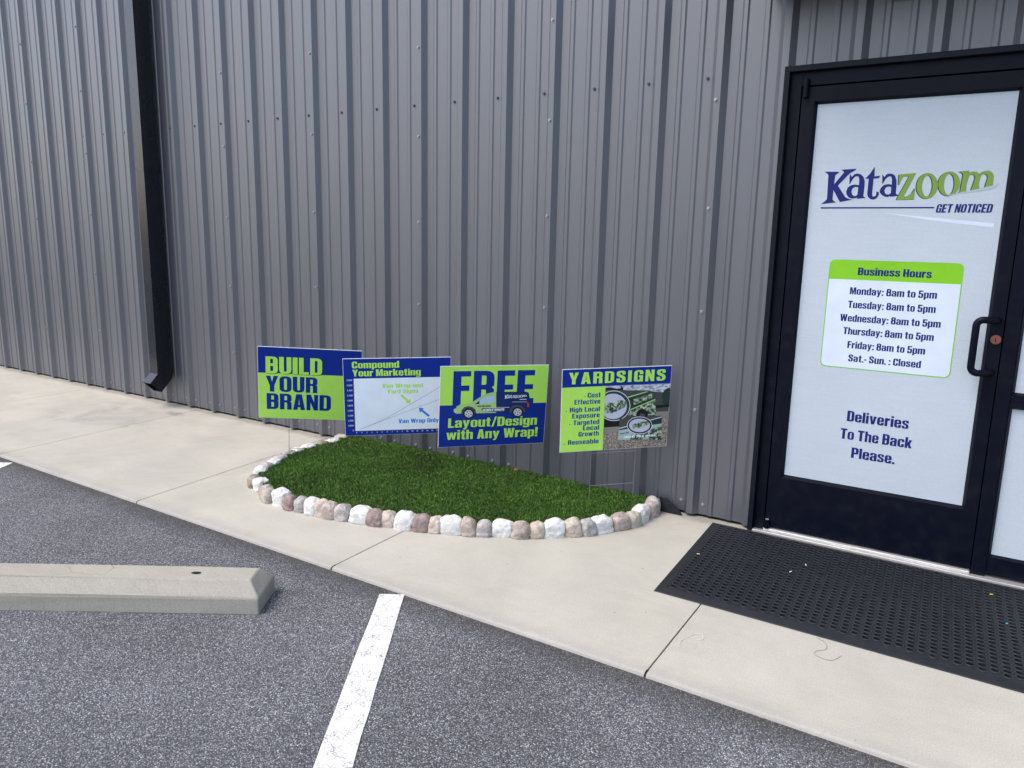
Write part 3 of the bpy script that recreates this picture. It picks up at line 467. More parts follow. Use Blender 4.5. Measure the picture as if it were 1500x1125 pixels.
# downspout with kicked-out outlet
g = MB(); X0, X1 = -5.135, -5.034
pathY = [(-.034, -.161, ROOF), (-.034, -.161, .278)]
vs = [(X0, -.161, ROOF), (X1, -.161, ROOF), (X1, -.034, ROOF), (X0, -.034, ROOF), (X0, -.161, .278), (X1, -.161, .278), (X1, -.034, .229), (X0, -.034, .229),
      (X0, -.231, .212), (X1, -.231, .212), (X1, -.139, .127), (X0, -.139, .127)]
fs = [(0, 1, 5, 4), (1, 2, 6, 5), (2, 3, 7, 6), (3, 0, 4, 7)]
g.add(vs, fs)
g.box(X0 - .004, X1 + .004, -.165, -.034, 1.88, 1.91, 0); 
ds = g.build('downspout', M['spout'], bld)
g = MB(); o = .0025
vs2 = [Vector(v) for v in vs]
top = [(X0 - o, -.161 - o, .300), (X1 + o, -.161 - o, .300), (X1 + o, -.034, .300), (X0 - o, -.034, .300)]
mid = [(X0 - o, -.161 - o, .279), (X1 + o, -.161 - o, .279), (X1 + o, -.034, .229), (X0 - o, -.034, .229)]
end = [(X0 - o, -.233, .211), (X1 + o, -.233, .211), (X1 + o, -.139, .125), (X0 - o, -.139, .125)]
fs = [(k, (k + 1) % 4, 4 + (k + 1) % 4, 4 + k) for k in range(4)] + [(4 + k, 4 + (k + 1) % 4, 8 + (k + 1) % 4, 8 + k) for k in range(4)]
g.add(top + mid + end, fs)
iv = [(X0 + .003, -.229, .2105), (X1 - .003, -.229, .2105), (X1 - .003, -.141, .128), (X0 + .003, -.141, .128)]
ib = [(v[0], v[1] + .05, v[2] + .05) for v in iv]
g.add(end + iv + ib, [(k, (k + 1) % 4, 4 + (k + 1) % 4, 4 + k) for k in range(4)] + [(4 + k, 4 + (k + 1) % 4, 8 + (k + 1) % 4, 8 + k) for k in range(4)] + [(8, 9, 10, 11)])
g.build('downspout_outlet', M['spout'], ds)

# --- entrance: opening trim, frame, door, sidelight
g = MB()
g.box(-.262, -.238, -.044, .02, .004, 2.196, 0, .002); g.box(-.262, 1.828, -.0445, .02, 2.1965, 2.222, 0, .002); g.box(1.803, 1.828, -.044, .02, .004, 2.196, 0, .002)
g.build('opening_trim', M['trim'], bld)
g = MB()
g.box(-.237, -.188, -.014, .09, .005, 2.196, 0, .0015); g.box(-.1878, 1.7398, -.0145, .09, 2.136, 2.196, 0, .0015); g.box(1.74, 1.802, -.014, .09, .005, 2.196, 0, .0015)
g.box(.7165, .7705, -.0145, .09, .012, 2.1355, 0, .0015)
g.box(-.237, 1.80, .092, .10, 0.0, 2.196, 1)                                     # dark interior backing
g.build('door_frame', [M['frame'], M['gap']], bld)
g = MB(); g.box(-.236, 1.80, -.044, .08, .0005, .012, 0, .002); g.box(-.186, .714, -.030, .03, .0125, .026, 0, .004); g.build('threshold', M['alu'], bld)

def sash(mb, x0, x1, z0, z1, gx0, gx1, gz0, gz1, yf, bv, yg):
    """stiles and rails round an opening, with a sloping glazing bead down to the glass"""
    O = [(x0, z0), (x1, z0), (x1, z1), (x0, z1)]; I = [(gx0 - bv, gz0 - bv), (gx1 + bv, gz0 - bv), (gx1 + bv, gz1 + bv), (gx0 - bv, gz1 + bv)]; J = [(gx0, gz0), (gx1, gz0), (gx1, gz1), (gx0, gz1)]
    vs = [(x, yf, z) for x, z in O] + [(x, yf, z) for x, z in I] + [(x, yg, z) for x, z in J] + [(x, yf + .045, z) for x, z in O]
    fs = []
    for k in range(4):
        n = (k + 1) % 4; fs += [(k, n, 4 + n, 4 + k), (4 + k, 4 + n, 8 + n, 8 + k), (12 + k, 12 + n, n, k)]
    mb.add(vs, fs)
g = MB(); sash(g, -.183, .712, .034, 2.130, -.114, .650, .309, 2.054, -.012, .013, .010)
door = g.build('door', M['frame'], bld)
g = MB(); g.box(-.120, .656, .0085, .016, .303, 2.060); g.build('glass', M['vinyl'], door)
YD = .0085
def onDoor(layer): return lambda u, w: (u, YD - .0004 * layer, w)
# shop lettering and a lighter wedge on the film
g = MB()
def logo_fn(dx, dz, layer): return lambda u, w: (u * 1e-4 + dx, YD - .0004 * layer, w * 1e-4 + dz)
for lp in LOGO['green']: put_poly(g, lp, logo_fn(-.004, -.0015, 1), 2)
for lp in LOGO['green']: put_poly(g, lp, logo_fn(0, 0, 2), 1)
for lp in LOGO['blue']: put_poly(g, lp, logo_fn(0, 0, 2), 0)
for lp in LOGO['silver']: put_poly(g, lp, logo_fn(0, 0, 3), 3)
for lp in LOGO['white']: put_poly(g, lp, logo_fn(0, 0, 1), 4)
put_poly(g, rect(-.061, .400, 1.5955, 1.6015), onDoor(2), 0)
put_text(g, 'GET NOTICED', .407, .612, 1.5775, .0355, onDoor(2), 0, slant=.12)
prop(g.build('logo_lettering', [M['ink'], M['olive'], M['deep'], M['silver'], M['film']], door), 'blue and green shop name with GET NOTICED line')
g = MB()
def rrect(x0, x1, z0, z1, r): return [fillet([(x0, z0, r), (x1, z0, r), (x1, z1, r), (x0, z1, r)])]
put_poly(g, rrect(.001, .541, .868, 1.367, .028), onDoor(1), 1)
put_poly(g, [fillet([(.0055, .8725, .024), (.5365, .8725, .024), (.5365, 1.278, 0), (.0055, 1.278, 0)])], onDoor(2), 2)
put_text(g, 'Business Hours', .125, .422, 1.300, .034, onDoor(3), 0)
for s, a, b, z in (('Monday: 8am to 5pm', .100, .452, 1.2115), ('Tuesday: 8am to 5pm', .098, .454, 1.1495), ('Wednesday: 8am to 5pm', .070, .480, 1.087), ('Thursday: 8am to 5pm', .089, .460, 1.027), ('Friday: 8am to 5pm', .113, .433, .964), ('Sat.- Sun. : Closed', .123, .423, .9025)):
    put_text(g, s, a, b, z, .0325, onDoor(3), 0)
prop(g.build('hours_notice', [M['ink'], M['lime'], M['film']], door), 'white business hours notice with lime green header')
for s, a, b, z in (('Deliveries', .144, .404, .620), ('To The Back', .123, .426, .5325), ('Please.', .179, .365, .447)): 
    g = MB(); put_text(g, s, a, b, z, .050, onDoor(2), 0)
    prop(g.build('lettering', M['ink'], door), 'navy blue word line ' + s.strip('.'))
g = MB(); pts = [(.690, -.012, 1.138), (.684, -.035, 1.138), (.668, -.052, 1.139), (.645, -.062, 1.139)]
for k in range(7): a = k / 6 * pi / 2; pts.append((.640 - .026 * sin(a), -.066, 1.113 + .026 * cos(a)))
for k in range(7): a = k / 6 * pi / 2; pts.append((.640 - .026 * cos(a), -.066, .940 - .026 * sin(a)))
pts += [(.645, -.062, .914), (.668, -.052, .914), (.684, -.035, .914), (.690, -.012, .914)]
g.tube(pts, .0145, 14); g.build('handle', M['frame'], door)
g = MB(); cyl(g, .0195, -.012, -.019, 28, 0); cyl(g, .0155, -.019, -.0205, 28, 0); g.box(-.0018, .0018, -.0213, -.0206, -.010, .004, 1)
g.build('lock_cylinder', [M['lock'], M['gap']], door, (.690, 0, 1.056))
g = MB(); g.tube([(0, 0, 0), (0, 0, .0385)], .0125, 16); g.tube([(0, 0, .0395), (0, 0, .08)], .0125, 16); g.build('hinge', M['frame'], door, (-.166, -.026, 2.084))
g = MB(); g.tube([(0, 0, 0), (0, 0, .046)], .0125, 16, 0); g.tube([(0, 0, .046), (0, 0, .0475)], .0085, 14, 1); g.build('hinge', [M['frame'], M['alu']], door, (-.170, -.028, .027))

g = MB(); sash(g, .7715, 1.739, .030, .7995, .785, 1.725, .113, .765, -.010, .010, .010); sash(g, .7715, 1.739, .8003, 2.135, .785, 1.725, .838, 2.10, -.010, .010, .010)
sl = g.build('sidelight', M['frame'], bld)
g = MB(); g.box(.78, 1.73, .0085, .016, .108, .770); g.build('glass', M['vinyl'], sl)
g = MB(); g.box(.78, 1.73, .0085, .016, .833, 2.105); g.build('glass', M['vinyl'], sl)

g = MB(); g.box(-.36, 2.1, -.40, -.034, 2.545, 2.70, 0, .006); g.box(-.36, 2.1, -.42, -.401, 2.555, 2.76, 0, .004)
cn = g.build('canopy', M['trim'], bld)
g = MB(); g.box(.145, .265, -.085, -.034, 2.462, 2.544, 0, .004); br = g.build('canopy_bracket', M['trim'], cn)
g = MB(); cyl(g, .009, 0, -.008, 12); g.build('bolt', M['alu'], br, (.203, -.0855, 2.478))

# ================================================================== THINGS
# wheel stop
bm = bmesh.new(); d = Vector((.843, .538, 0)); nn = Vector((-.538, .843, 0)); B0 = Vector((-1.586, -2.006, ZA - .004)); LEN = 1.83
for s, q, z in [(0, 0, 0), (0, 0, .070), (0, .213, .070), (0, .213, 0), (-.045, .050, .124), (-.045, .163, .124), (-LEN, 0, 0), (-LEN, 0, .070), (-LEN, .213, .070), (-LEN, .213, 0), (-LEN + .045, .05, .124), (-LEN + .045, .163, .124)]:
    bm.verts.new(d * s + nn * q + Vector((0, 0, z)))
bmesh.ops.convex_hull(bm, input=bm.verts[:]); bmesh.ops.dissolve_limit(bm, angle_limit=.02, verts=bm.verts[:], edges=bm.edges[:])
bmesh.ops.bevel(bm, geom=bm.edges[:], offset=.006, segments=2, affect='EDGES', profile=.5)
bmesh.ops.triangulate(bm, faces=bm.faces[:]); bmesh.ops.subdivide_edges(bm, edges=[e for e in bm.edges if e.calc_length() > .06], cuts=6, use_grid_fill=True)
from mathutils import noise as mn
for v in bm.verts: v.co += Vector((mn.noise(v.co * 18), mn.noise(v.co * 18 + Vector((5, 3, 1))), mn.noise(v.co * 18 + Vector((1, 9, 4))))) * .0022
g = MB(); g.bm(bm, 0, False); ws = g.build('wheel_stop', M['stopc'], None, B0)
prop(ws, 'long pale concrete wheel stop lying on the grey asphalt', 'wheel stop')
g = MB(); vs = [d * (-.275 + .020 * cos(a)) + nn * (.100 + .011 * sin(a)) + Vector((0, 0, .1262)) for a in [2 * pi * k / 16 for k in range(16)]]; g.add(vs, [tuple(range(16))])
g.build('anchor_hole', M['gap'], ws)

# rubber door mat: bevelled rim and a field of staggered round holes
mt = prop(empty('door_mat', (-.437, -.048, 0)), 'black perforated rubber mat on the concrete in front of the glass door', 'door mat')
MW, MD, SH = 1.54, .918, .047
def mp(a, b, z): return (a + SH * (b / MD), -b, z)
g = MB(); rim = .048; h = .013
ring = lambda i, z: [mp(i, i, z), mp(MW - i, i, z), mp(MW - i, MD - i, z), mp(i, MD - i, z)]
vs = ring(0, .0012) + ring(.004, .004) + ring(.040, h) + ring(rim, h); fs = []
for q in range(3): fs += [(4 * q + k, 4 * q + (k + 1) % 4, 4 * q + 4 + (k + 1) % 4, 4 * q + 4 + k) for k in range(4)]
g.add(vs, fs); g.build('rim', M['rubber'], mt)
g = MB(); cols, rows = 39, 27; cw = (MW - 2 * rim) / cols; ch = (MD - 2 * rim) / rows; K = 16
for c_ in range(cols):                                              # columns run away from the lot, every other one shifted by half a hole
    off = (c_ % 2) * .5; xa = rim + c_ * cw
    if c_ % 2:
        for ya in (rim, MD - rim - ch / 2): g.add([mp(xa, ya, h), mp(xa + cw, ya, h), mp(xa + cw, ya + ch / 2, h), mp(xa, ya + ch / 2, h)], [(0, 1, 2, 3)])
    for r_ in range(rows - c_ % 2):
        cx = xa + cw / 2; cy = rim + (r_ + .5 + off) * ch; vs = []
        for k in range(K):
            a = 2 * pi * k / K; ca, sa = cos(a), sin(a); m_ = max(abs(ca), abs(sa))
            vs.append(mp(cx + ca / m_ * cw / 2, cy + sa / m_ * ch / 2, h))
        for rx, ry, z in ((.0158, .0142, h), (.0150, .0134, h + .0032), (.0134, .0118, h + .0032), (.0124, .0108, .0032)):
            for k in range(K): a = 2 * pi * k / K; vs.append(mp(cx + rx * cos(a), cy + ry * sin(a), z))
        for qs, mi in (((0, 3), 0), ((1, 2), 1)): g.add(vs, [(q * K + k, q * K + (k + 1) % K, (q + 1) * K + (k + 1) % K, (q + 1) * K + k) for q in qs for k in range(K)], mi)
g.add([mp(rim, rim, .003), mp(MW - rim, rim, .003), mp(MW - rim, MD - rim, .003), mp(rim, MD - rim, .003)], [(0, 1, 2, 3)])
g.build('perforated_field', [M['rubber'], M['lip']], mt)

# ---- stone border
ORD = 'first second third fourth fifth sixth seventh eighth ninth tenth eleventh twelfth thirteenth fourteenth fifteenth sixteenth'.split()
CN = dict(W='white', G='grey', K='grey mauve', P='peach', B='pinkish brown', M='dark mauve', T='tan brown', C='cream')
ctr = Vector((-1.95, -.33)); centres = []
for i, (x, y, w, e, c) in enumerate(STONES):
    h = min(max((e - .012) / .93, .066), .088); dep = .078; left = i < 13
    if left: w = max(w, .094)
    w = min(w * rnd.uniform(.98, 1.06), .130); y = min(y, -.03)
    inn = (ctr - Vector((x, y))).normalized(); pos = Vector((x, y)) + inn * (dep * (.30 if left else .5))
    pos.y = min(pos.y, -.075); centres.append((pos, w, h, dep))
for i, (x, y, w_, e, c) in enumerate(STONES):
    pos, w, h, dep = centres[i]
    a = centres[max(i - 1, 0)][0]; b = centres[min(i + 1, len(centres) - 1)][0]; yaw = math.atan2((b - a).y, (b - a).x)
    bm = bmesh.new(); bmesh.ops.create_icosphere(bm, subdivisions=4, radius=1)
    seed = Vector((i * 3.7, i * 1.3, i * .7)); sq = lambda t, p: math.copysign(abs(t) ** p, t)
    ph = .34 + .16 * rnd.random(); lean = rnd.uniform(-.10, .10); ex = rnd.uniform(.55, .75) if c == 'W' else rnd.uniform(.72, .98)
    for v in bm.verts:
        n0 = v.co.copy(); dome = max(n0.z, 0)
        hx = Vector((n0.x, n0.y)); r0 = max(abs(sq(1, 1)) * hx.length, 1e-6)
        if n0.z < 0: hx = hx / r0                                   # straight sides down to the flat base
        ee = (.56 if c == 'W' else .64) + .24 * dome; q = Vector((sq(hx.x, ee), sq(hx.y, ee)))
        lump = 1 + .13 * mn.noise(n0 * 1.4 + seed) + .06 * mn.noise(n0 * 3.1 + seed) + .032 * mn.noise(n0 * 6.5 + seed) + .018 * mn.noise(n0 * 14 + seed)
        z = ph + (1 - ph) * sq(dome, ex) if n0.z >= 0 else ph * (1 + n0.z / .92)
        v.co = Vector((q.x * w * .50 * lump + lean * w * z, q.y * dep * .52 * lump, max(-.004, h * z * (.86 + .14 * lump + (.10 * mn.noise(n0 * 2.2 + seed * 2) if z > ph else 0)))))
    g = MB(); g.bm(bm); o = g.build('edging_stone', M['stone' + c], None, (pos.x, pos.y, 0)); o.rotation_euler.z = yaw
    nth = sum(1 for s in STONES[:i] if s[4] == c); ntr = sum(1 for s in STONES[i + 1:] if s[4] == c)
    end = ('left' if nth <= ntr else 'right'); k = min(nth, ntr)
    nb = [CN[STONES[j][4]] for j in (i - 1, i + 1) if 0 <= j < len(STONES)]
    lab = f"{CN[c]} edging stone, {ORD[k]} {CN[c]} one from the {end} end of the border"
    prop(o, lab, 'edging stone', 'rounded stones edging the grass bed')
# end of the black plastic edging strip sticking out by the last stone
g = MB(); vs = [(-.735, y, z) for y, z in ((-.034, 0.001), (-.034, .082))] + [(-.700, -.034, .078), (-.618, -.034, .020), (-.606, -.034, .001)]
vs2 = [(v[0], v[1] - .012, v[2] * .97) for v in vs]; g.add(vs + vs2, [(0, 1, 2, 3, 4), (9, 8, 7, 6, 5)] + [(k, (k + 1) % 5, 5 + (k + 1) % 5, 5 + k) for k in range(5)])
prop(g.build('edging_strip', M['edging']), 'black plastic edging strip end leaning on the wall beside the last stone', 'edging')

# ---- artificial grass
poly = [Vector((p.x, p.y)) for p, *_ in centres]; poly[0].y = -.01; poly[-1].y = -.01
mb_ = MB(); rings = 8; nP = len(poly); vs = []
wallpts = [Vector((poly[-1].x + (poly[0].x - poly[-1].x) * k / 20, -.008)) for k in range(1, 20)]
loop = poly + wallpts; nL = len(loop)
def turf_z(x, y):
    back = min(max((y + .9) / .9, 0), 1)
    return .042 + .008 * back + .012 * mn.noise(Vector((x * 2.2, y * 2.2, 3))) 
for r_ in range(rings + 1):
    t = r_ / rings
    for q in loop:
        v = ctr + (q - ctr) * t; vs.append((v.x, v.y, turf_z(v.x, v.y)))
mb_.add(vs, [(r_ * nL + k, r_ * nL + (k + 1) % nL, (r_ + 1) * nL + (k + 1) % nL, (r_ + 1) * nL + k) for r_ in range(rings) for k in range(nL)], 0)
def inside(x, y):
    c = False; j = nL - 1
    for i in range(nL):
        a, b = loop[i], loop[j]
        if (a.y > y) != (b.y > y) and x < (b.x - a.x) * (y - a.y) / (b.y - a.y) + a.x: c = not c
        j = i
    return c
V_, F_ = [], []; cnt = 0
rg = random.Random(3)
while cnt < 210000:
    x = rg.uniform(-3.1, -.65); y = rg.uniform(-1.2, -.012)
    if not inside(x, y): continue
    z = turf_z(x, y) - .002; a = rg.uniform(0, 2 * pi); hh = rg.uniform(.010, .019); w = rg.uniform(.0012, .0020); le = rg.uniform(.1, .7) * hh
    a2 = a + rg.uniform(-.9, .9) + pi / 2; clump = mn.noise(Vector((x * 9, y * 9, 0))); a2 += clump * .8
    dx, dy = cos(a) * w, sin(a) * w; lx, ly = cos(a2) * le, sin(a2) * le; b = len(V_)
    V_ += [(x - dx, y - dy, z), (x + dx, y + dy, z), (x + lx * .35 + dx * .8, y + ly * .35 + dy * .8, z + hh * .6), (x + lx * .35 - dx * .8, y + ly * .35 - dy * .8, z + hh * .6), (x + lx, y + ly, z + hh)]
    F_ += [(b, b + 1, b + 2, b + 3), (b + 3, b + 2, b + 4)]; cnt += 1
mb_.add(V_, F_, 1)
prop(mb_.build('artificial_grass', [M['thatch'], M['turf']]), 'half round bed of green artificial grass against the wall', 'grass', kind='stuff')

# ---- yard signs
SW, SH_ = .6096, .4572
def sign(label, pos, ang, k, paint, ub=.222, wire='rustwire'):
    A, B, C_ = (Matrix.Rotation(R(ang[0]), 3, 'Z'), Matrix.Rotation(R(ang[1]), 3, 'X'), Matrix.Rotation(R(ang[2]), 3, 'Y'))
    Rm = A @ B @ C_; c = Vector(pos); HB = .52
    root = prop(empty('yard_sign'), label, 'yard sign', 'yard signs standing in the grass bed')
    root.matrix_world = Matrix.Translation(c - Rm @ Vector((0, 0, HB * k))) @ Rm.to_4x4() @ Matrix.Scale(k, 4)
    g = MB(); hw, hh = SW / 2, SH_ / 2; nf = 24                      # corrugated plastic sheet with a faint bow
    g.box(-hw, hw, -.002, .002, HB - hh, HB + hh, 0, .0006)
    def F(layer): return lambda u, w: (u, -.0021 - .00028 * layer, w + HB)
    def UV(u, v): return (-hw + u * SW, hh - v * SH_)
    paint(g, F, UV, root)
    g = MB(); rr = .0014 if wire == 'steel' else .0012
    for x in (-.127, .127): g.tube([(x, .0045, .004), (x, .0045, HB - hh + .10)], rr, 8)
    g.tube([(-.127, .0045, HB - ub), (.127, .0045, HB - ub)], rr, 8); g.tube([(-.127, .0045, HB - .434), (.127, .0045, HB - .434)], rr, 8)
    g.build('wire_stake', M[wire], root)
PM = ['panel', 'pblue', 'pgreen', 'pwhite', 'pdark', 'psky']
def rc(UV, u0, u1, v0, v1): a = UV(u0, v1); b = UV(u1, v0); return rect(a[0], b[0], a[1], b[1])
def tx(g, UV, F, layer, mi, s, u0, u1, vb, cap, **kw):
    x0, z = UV(u0, vb); x1, _ = UV(u1, vb); put_text(g, s, x0, x1, z, cap * SH_, F(layer), mi, **kw)
def pmesh(g, root, name='panel'): return g.build(name, [M[m] for m in PM], root)
def line(root, UV, F, layer, mi, s, u0, u1, vb, cap, shade=None, du=.004, dv=.006, **kw):
    t = MB()
    if shade is not None: tx(t, UV, F, layer - 1, shade, s, u0 + du, u1 + du, vb + dv, cap, **kw)
    tx(t, UV, F, layer, mi, s, u0, u1, vb, cap, **kw); return prop(pmesh(t, root, 'lettering'), 'printed words ' + s.strip('!'))
def paint_build(g, F, UV, root):
    e = .003
    put_poly(g, rc(UV, e, 1 - e, e + .003, .362), F(0), 1); put_poly(g, rc(UV, e, 1 - e, .362, 1 - e), F(0), 2); pmesh(g, root)
    line(root, UV, F, 2, 2, 'BUILD', .075, .615, .368, .235, 4, .010, .006)
    line(root, UV, F, 1, 1, 'YOUR', .075, .570, .622, .222); line(root, UV, F, 1, 1, 'BRAND', .080, .705, .872, .226)
def paint_chart(g, F, UV, root):
    e = .003
    put_poly(g, rc(UV, e, 1 - e, e + .003, 1 - e), F(0), 1); put_poly(g, rc(UV, .093, .965, .256, .938), F(1), 3); pmesh(g, root)
    line(root, UV, F, 2, 2, 'Compound', .083, .515, .125, .086, 4); line(root, UV, F, 2, 2, 'Your Marketing', .085, .715, .228, .086, 4)
    line(root, UV, F, 2, 2, 'Van Wrap and', .355, .735, .384, .053, space=28); line(root, UV, F, 2, 2, 'Yard Signs', .40, .69, .457, .053, space=28)
    line(root, UV, F, 2, 5, 'Van Wrap Only', .50, .882, .852, .056, space=26)
    t = MB(); ap = lambda u0, v0, u1, v1, mi: put_poly(t, arrow(*UV(u0, v0), *UV(u1, v1), .0062, .018, .024), F(2), mi)
    ap(.528, .478, .618, .596, 0); ap(.79, .768, .692, .655, 1)
    def curve(pts, w):
        for (u0, v0), (u1, v1) in zip(pts, pts[1:]):
            a = Vector(UV(u0, v0)); b = Vector(UV(u1, v1)); n_ = (b - a).normalized(); n_ = Vector((-n_.y, n_.x)) * w
            put_poly(t, [[tuple(a - n_), tuple(b - n_), tuple(b + n_), tuple(a + n_)]], F(2), 2)
    curve([(.14, .915), (.26, .855), (.40, .767), (.54, .665), (.68, .553), (.80, .462), (.95, .335)], .0007)
    curve([(.14, .915), (.30, .838), (.50, .737), (.70, .638), (.89, .55), (.95, .522)], .0006)
    put_poly(t, rc(UV, .091, .095, .256, .938), F(2), 3); put_poly(t, rc(UV, .093, .965, .936, .941), F(3), 3)
    for k, s in enumerate(['2,800', '2,600', '2,400', '2,200', '2,000', '1,800', '1,600', '1,400', '1,200', '1,000', '0']):
        x1 = .080; x0 = x1 - (.050 if len(s) > 1 else .010); tx(t, UV, F, 1, 4, s, x0, x1, .285 + .0655 * k, .021)
    for k in range(18):
        s = str(k); w = .009 if k < 10 else .018; u = .106 + .0475 * k; tx(t, UV, F, 1, 4, s, u - w / 2, u + w / 2, .970, .019)
    t.build('chart', [M['pgreen'], M['psky'], M['arch'], M['brick'], M['mint']], root)
def paint_free(g, F, UV, root):
    e = .003
    put_poly(g, rc(UV, e, 1 - e, e + .003, .477), F(0), 2); put_poly(g, rc(UV, e, 1 - e, .477, 1 - e), F(0), 1); pmesh(g, root)
    line(root, UV, F, 1, 1, 'FREE', .118, .872, .481, .419, gap=6.5)
    for s, u0, u1, v, cp in (('Layout/Design', .085, .920, .757, .118), ('with Any Wrap!', .073, .933, .907, .118)):
        line(root, UV, F, 3, 2, s, u0, u1, v, cp, 4, .005, .010, space=24)
    names = []; t = MB()
    for j, (m, pts) in enumerate(VAN):
        if m not in names: names.append(m)
        put_poly(t, [[(a * 1e-4, b * 1e-4) for a, b in pts]], (lambda u, w, jj=j: (u, -.0032 - .00003 * jj, w + .52)), names.index(m))
    names += ['pwhite', 'near_black_text']; M['near_black_text'] = M['near_black']
    top = lambda u, w: (u, -.0046, w + .52)
    (x0, z0), (x1, _), (_, z1) = [(a * 1e-4, b * 1e-4) for a, b in VTEXT['phone']]; put_text(t, '864-991-2953', x0, x1, z0, z1 - z0, top, len(names) - 1)
    (x0, z0), (x1, _), (_, z1) = [(a * 1e-4, b * 1e-4) for a, b in VTEXT['wraps']]; put_text(t, 'VEHICLE WRAPS', x0, x1, z0, z1 - z0, top, len(names) - 2, slant=.15)
    (x0, z0), (x1, z2), (_, z1) = [(a * 1e-4, b * 1e-4) for a, b in VTEXT['logo']]
    allp = [p for c in ('blue', 'green') for lp in LOGO[c] for p in lp[0]]; lx0 = min(p[0] for p in allp); lx1 = max(p[0] for p in allp); lz0 = min(p[1] for p in allp); lz1 = max(p[1] for p in allp)
    fx = lambda u, w: (x0 + (u - lx0) / (lx1 - lx0) * (x1 - x0), -.0046, .52 + z0 + (w - lz0) / (lz1 - lz0) * (z1 - z0))
    for c in ('blue', 'green'):
        for lp in LOGO[c]: put_poly(t, lp, fx, len(names) - 2)
    prop(t.build('van_picture', [M[n_] for n_ in names], root), 'printed picture of a lime green and blue van')
def paint_yard(g, F, UV, root):
    e = .003
    put_poly(g, rc(UV, e, 1 - e, e + .003, .216), F(0), 1); put_poly(g, rc(UV, e, .393, .216, 1 - e), F(0), 2); pmesh(g, root)
    line(root, UV, F, 2, 2, 'YARDSIGNS', .062, .945, .180, .138, 4, gap=13)
    for s, u0, v in (('Cost', .235, .347), ('Effective', .118, .424), ('High Local', .078, .515), ('Exposure', .102, .590), ('Targeted', .115, .672), ('Local', .205, .742), ('Growth', .165, .815), ('Reuseable', .072, .910)):
        line(root, UV, F, 1, 1, s, u0, .352, v, .058, space=28, gap=8)
    for u, v in ((.208, .325), (.045, .495), (.080, .655), (.035, .895)):
        t = MB(); put_poly(t, rc(UV, u, u + .008, v, v + .011), F(1), 1); pmesh(t, root, 'bullet')
    names = ['slate', 'gravel']; t = MB(); put_poly(t, rc(UV, .394, .997, .218, .80), F(0), 0); put_poly(t, rc(UV, .394, .997, .80, .997), F(0), 1)
    for j, (m, pts) in enumerate(PHOTO):
        if m not in names: names.append(m)
        put_poly(t, [[(min(max(a * 1e-4, -.0646), .3039), min(max(b * 1e-4, -.2279), .1283)) for a, b in pts]], (lambda u, w, jj=j: (u, -.0025 - .00003 * jj, w + .52)), names.index(m))
    names += ['pwhite', 'deep']; top = lambda u, w: (u, -.0040, w + .52)
    (x0, z0), (x1, _), (_, z1) = [(a * 1e-4, b * 1e-4) for a, b in PTEXT['phone']]; put_text(t, '(864) 304-0491', x0, x1, z0, z1 - z0, top, len(names) - 2)
    (x0, z0), (x1, z2), (_, z1) = [(a * 1e-4, b * 1e-4) for a, b in PTEXT['tac']]; put_text(t, 'Tac Ca', x0, x1, z0, z1 - z0, top, len(names) - 1, rise=z2 - z0)
    prop(t.build('printed_photo', [M[n_] for n_ in names], root), 'printed photograph of a camouflage truck with two oval badges')
pm('pblue2', (.007, .026, .14))
sign('blue and lime green sign reading BUILD YOUR BRAND, half hidden by the chart sign', (-2.786, -.603, .534), (40.5, 9.4, 2.9), 1.0, paint_build)
sign('blue sign headed Compound Your Marketing with a white line chart', (-2.169, -.51, .523), (41.7, 3.8, -.7), 1.0, paint_chart)
sign('lime and blue sign reading FREE Layout/Design with a printed van', (-1.593, -.381, .524), (48.9, 4.2, .8), 1.0, paint_free)
sign('blue and lime sign headed YARDSIGNS with a truck photograph, nearest the door', (-.906, -.286, .585), (44.8, 3.8, -1.2), .957, paint_yard, .246, 'steel')

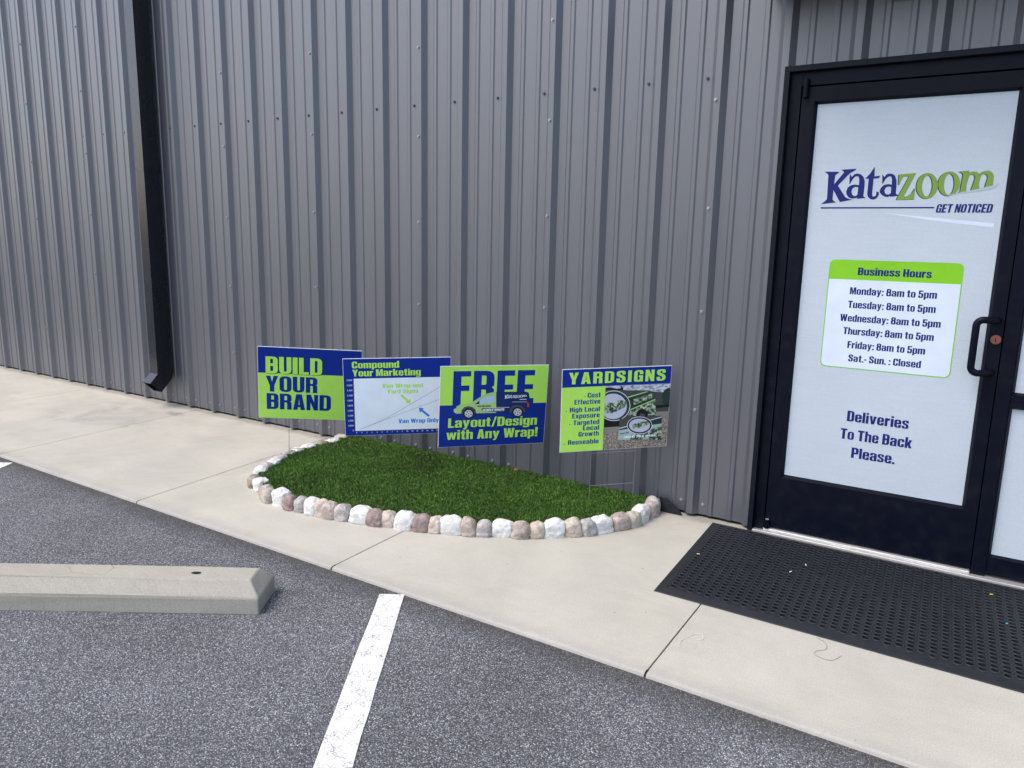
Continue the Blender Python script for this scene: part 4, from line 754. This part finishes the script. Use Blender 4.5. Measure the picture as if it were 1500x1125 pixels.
# ---- small litter the photograph shows
bm = bmesh.new(); bmesh.ops.create_grid(bm, x_segments=6, y_segments=4, size=1)
for v in bm.verts:
    x, y = v.co.x, v.co.y; v.co = Vector((x * .017, y * .010 * max(.05, 1 - x * x), .007 * y * y + .006 * x * x + .004 * mn.noise(Vector((x * 2, y * 2, 0)))))
g = MB(); g.bm(bm); lf = g.build('dry_leaf', mat('dry_orange_leaf', (.24, .12, .06), .8), None, (-1.64, -.075, .072)); lf.rotation_euler = (.5, .3, .4)
prop(lf, 'small curled orange dry leaf on the grass by the wall', 'leaf')
def strand(pts, r, m, label, cat='thread'):
    P = [Vector((x, y, .0022 + .0015 * abs(mn.noise(Vector((x * 40, y * 40, 1)))))) for x, y in pts]; out = []
    for i in range(len(P) - 1):
        p0, p1, p2, p3 = P[max(i - 1, 0)], P[i], P[i + 1], P[min(i + 2, len(P) - 1)]
        for k in range(6):
            t = k / 6; out.append(.5 * ((2 * p1) + (p2 - p0) * t + (2 * p0 - 5 * p1 + 4 * p2 - p3) * t * t + (3 * p1 - p0 - 3 * p2 + p3) * t ** 3))
    out.append(P[-1]); g = MB(); g.tube(out, r, 6); prop(g.build('thread', m), label, cat)
strand([(-.14, -1.339), (-.15, -1.293), (-.14, -1.254), (-.126, -1.213), (-.102, -1.204), (-.088, -1.234), (-.105, -1.254)], .0008, mat('pale_thread', (.72, .70, .65), .8), 'pale curled thread on the concrete beside the joint below the mat')
strand([(.259, -.98), (.295, -1.002), (.304, -1.049), (.276, -1.083), (.285, -1.114), (.335, -1.116), (.359, -1.063)], .0007, mat('dark_thread', (.24, .22, .18), .8), 'dark curled thread on the concrete along the front of the mat')

# scraps lying on the mat
def scrap(x, y, w, l, rot, col, label):
    g = MB(); vs = [(-l, 0, .0), (-l * .3, -w, .002), (l * .6, -w * .7, .001), (l, 0, .003), (l * .4, w, .0), (-l * .4, w * .8, .0025)]
    g.add(vs + [(v[0], v[1], v[2] - .0006) for v in vs], [(0, 1, 2, 3, 4, 5), (11, 10, 9, 8, 7, 6)] + [(k, (k + 1) % 6, 6 + (k + 1) % 6, 6 + k) for k in range(6)])
    o = g.build('scrap', mat('scrap_' + label.split()[1], col, .8), None, (x, y, .0165)); o.rotation_euler.z = rot; prop(o, label, 'scrap')
scrap(-.351, -.522, .0035, .008, .4, (.62, .60, .55), 'tiny pale scrap on the mat near its left edge')
scrap(.09, -.358, .003, .008, 1.9, (.66, .62, .55), 'tiny cream scrap on the mat below the door, farther from the lot')
scrap(.05, -.473, .002, .011, 1.2, (.70, .69, .66), 'tiny white sliver on the mat in front of the door')
scrap(.800, -.215, .004, .007, .2, (.55, .50, .04), 'tiny yellow scrap on the mat before the sidelight')
scrap(.855, -.475, .004, .006, .9, (.03, .30, .42), 'tiny blue scrap on the mat at the far right')
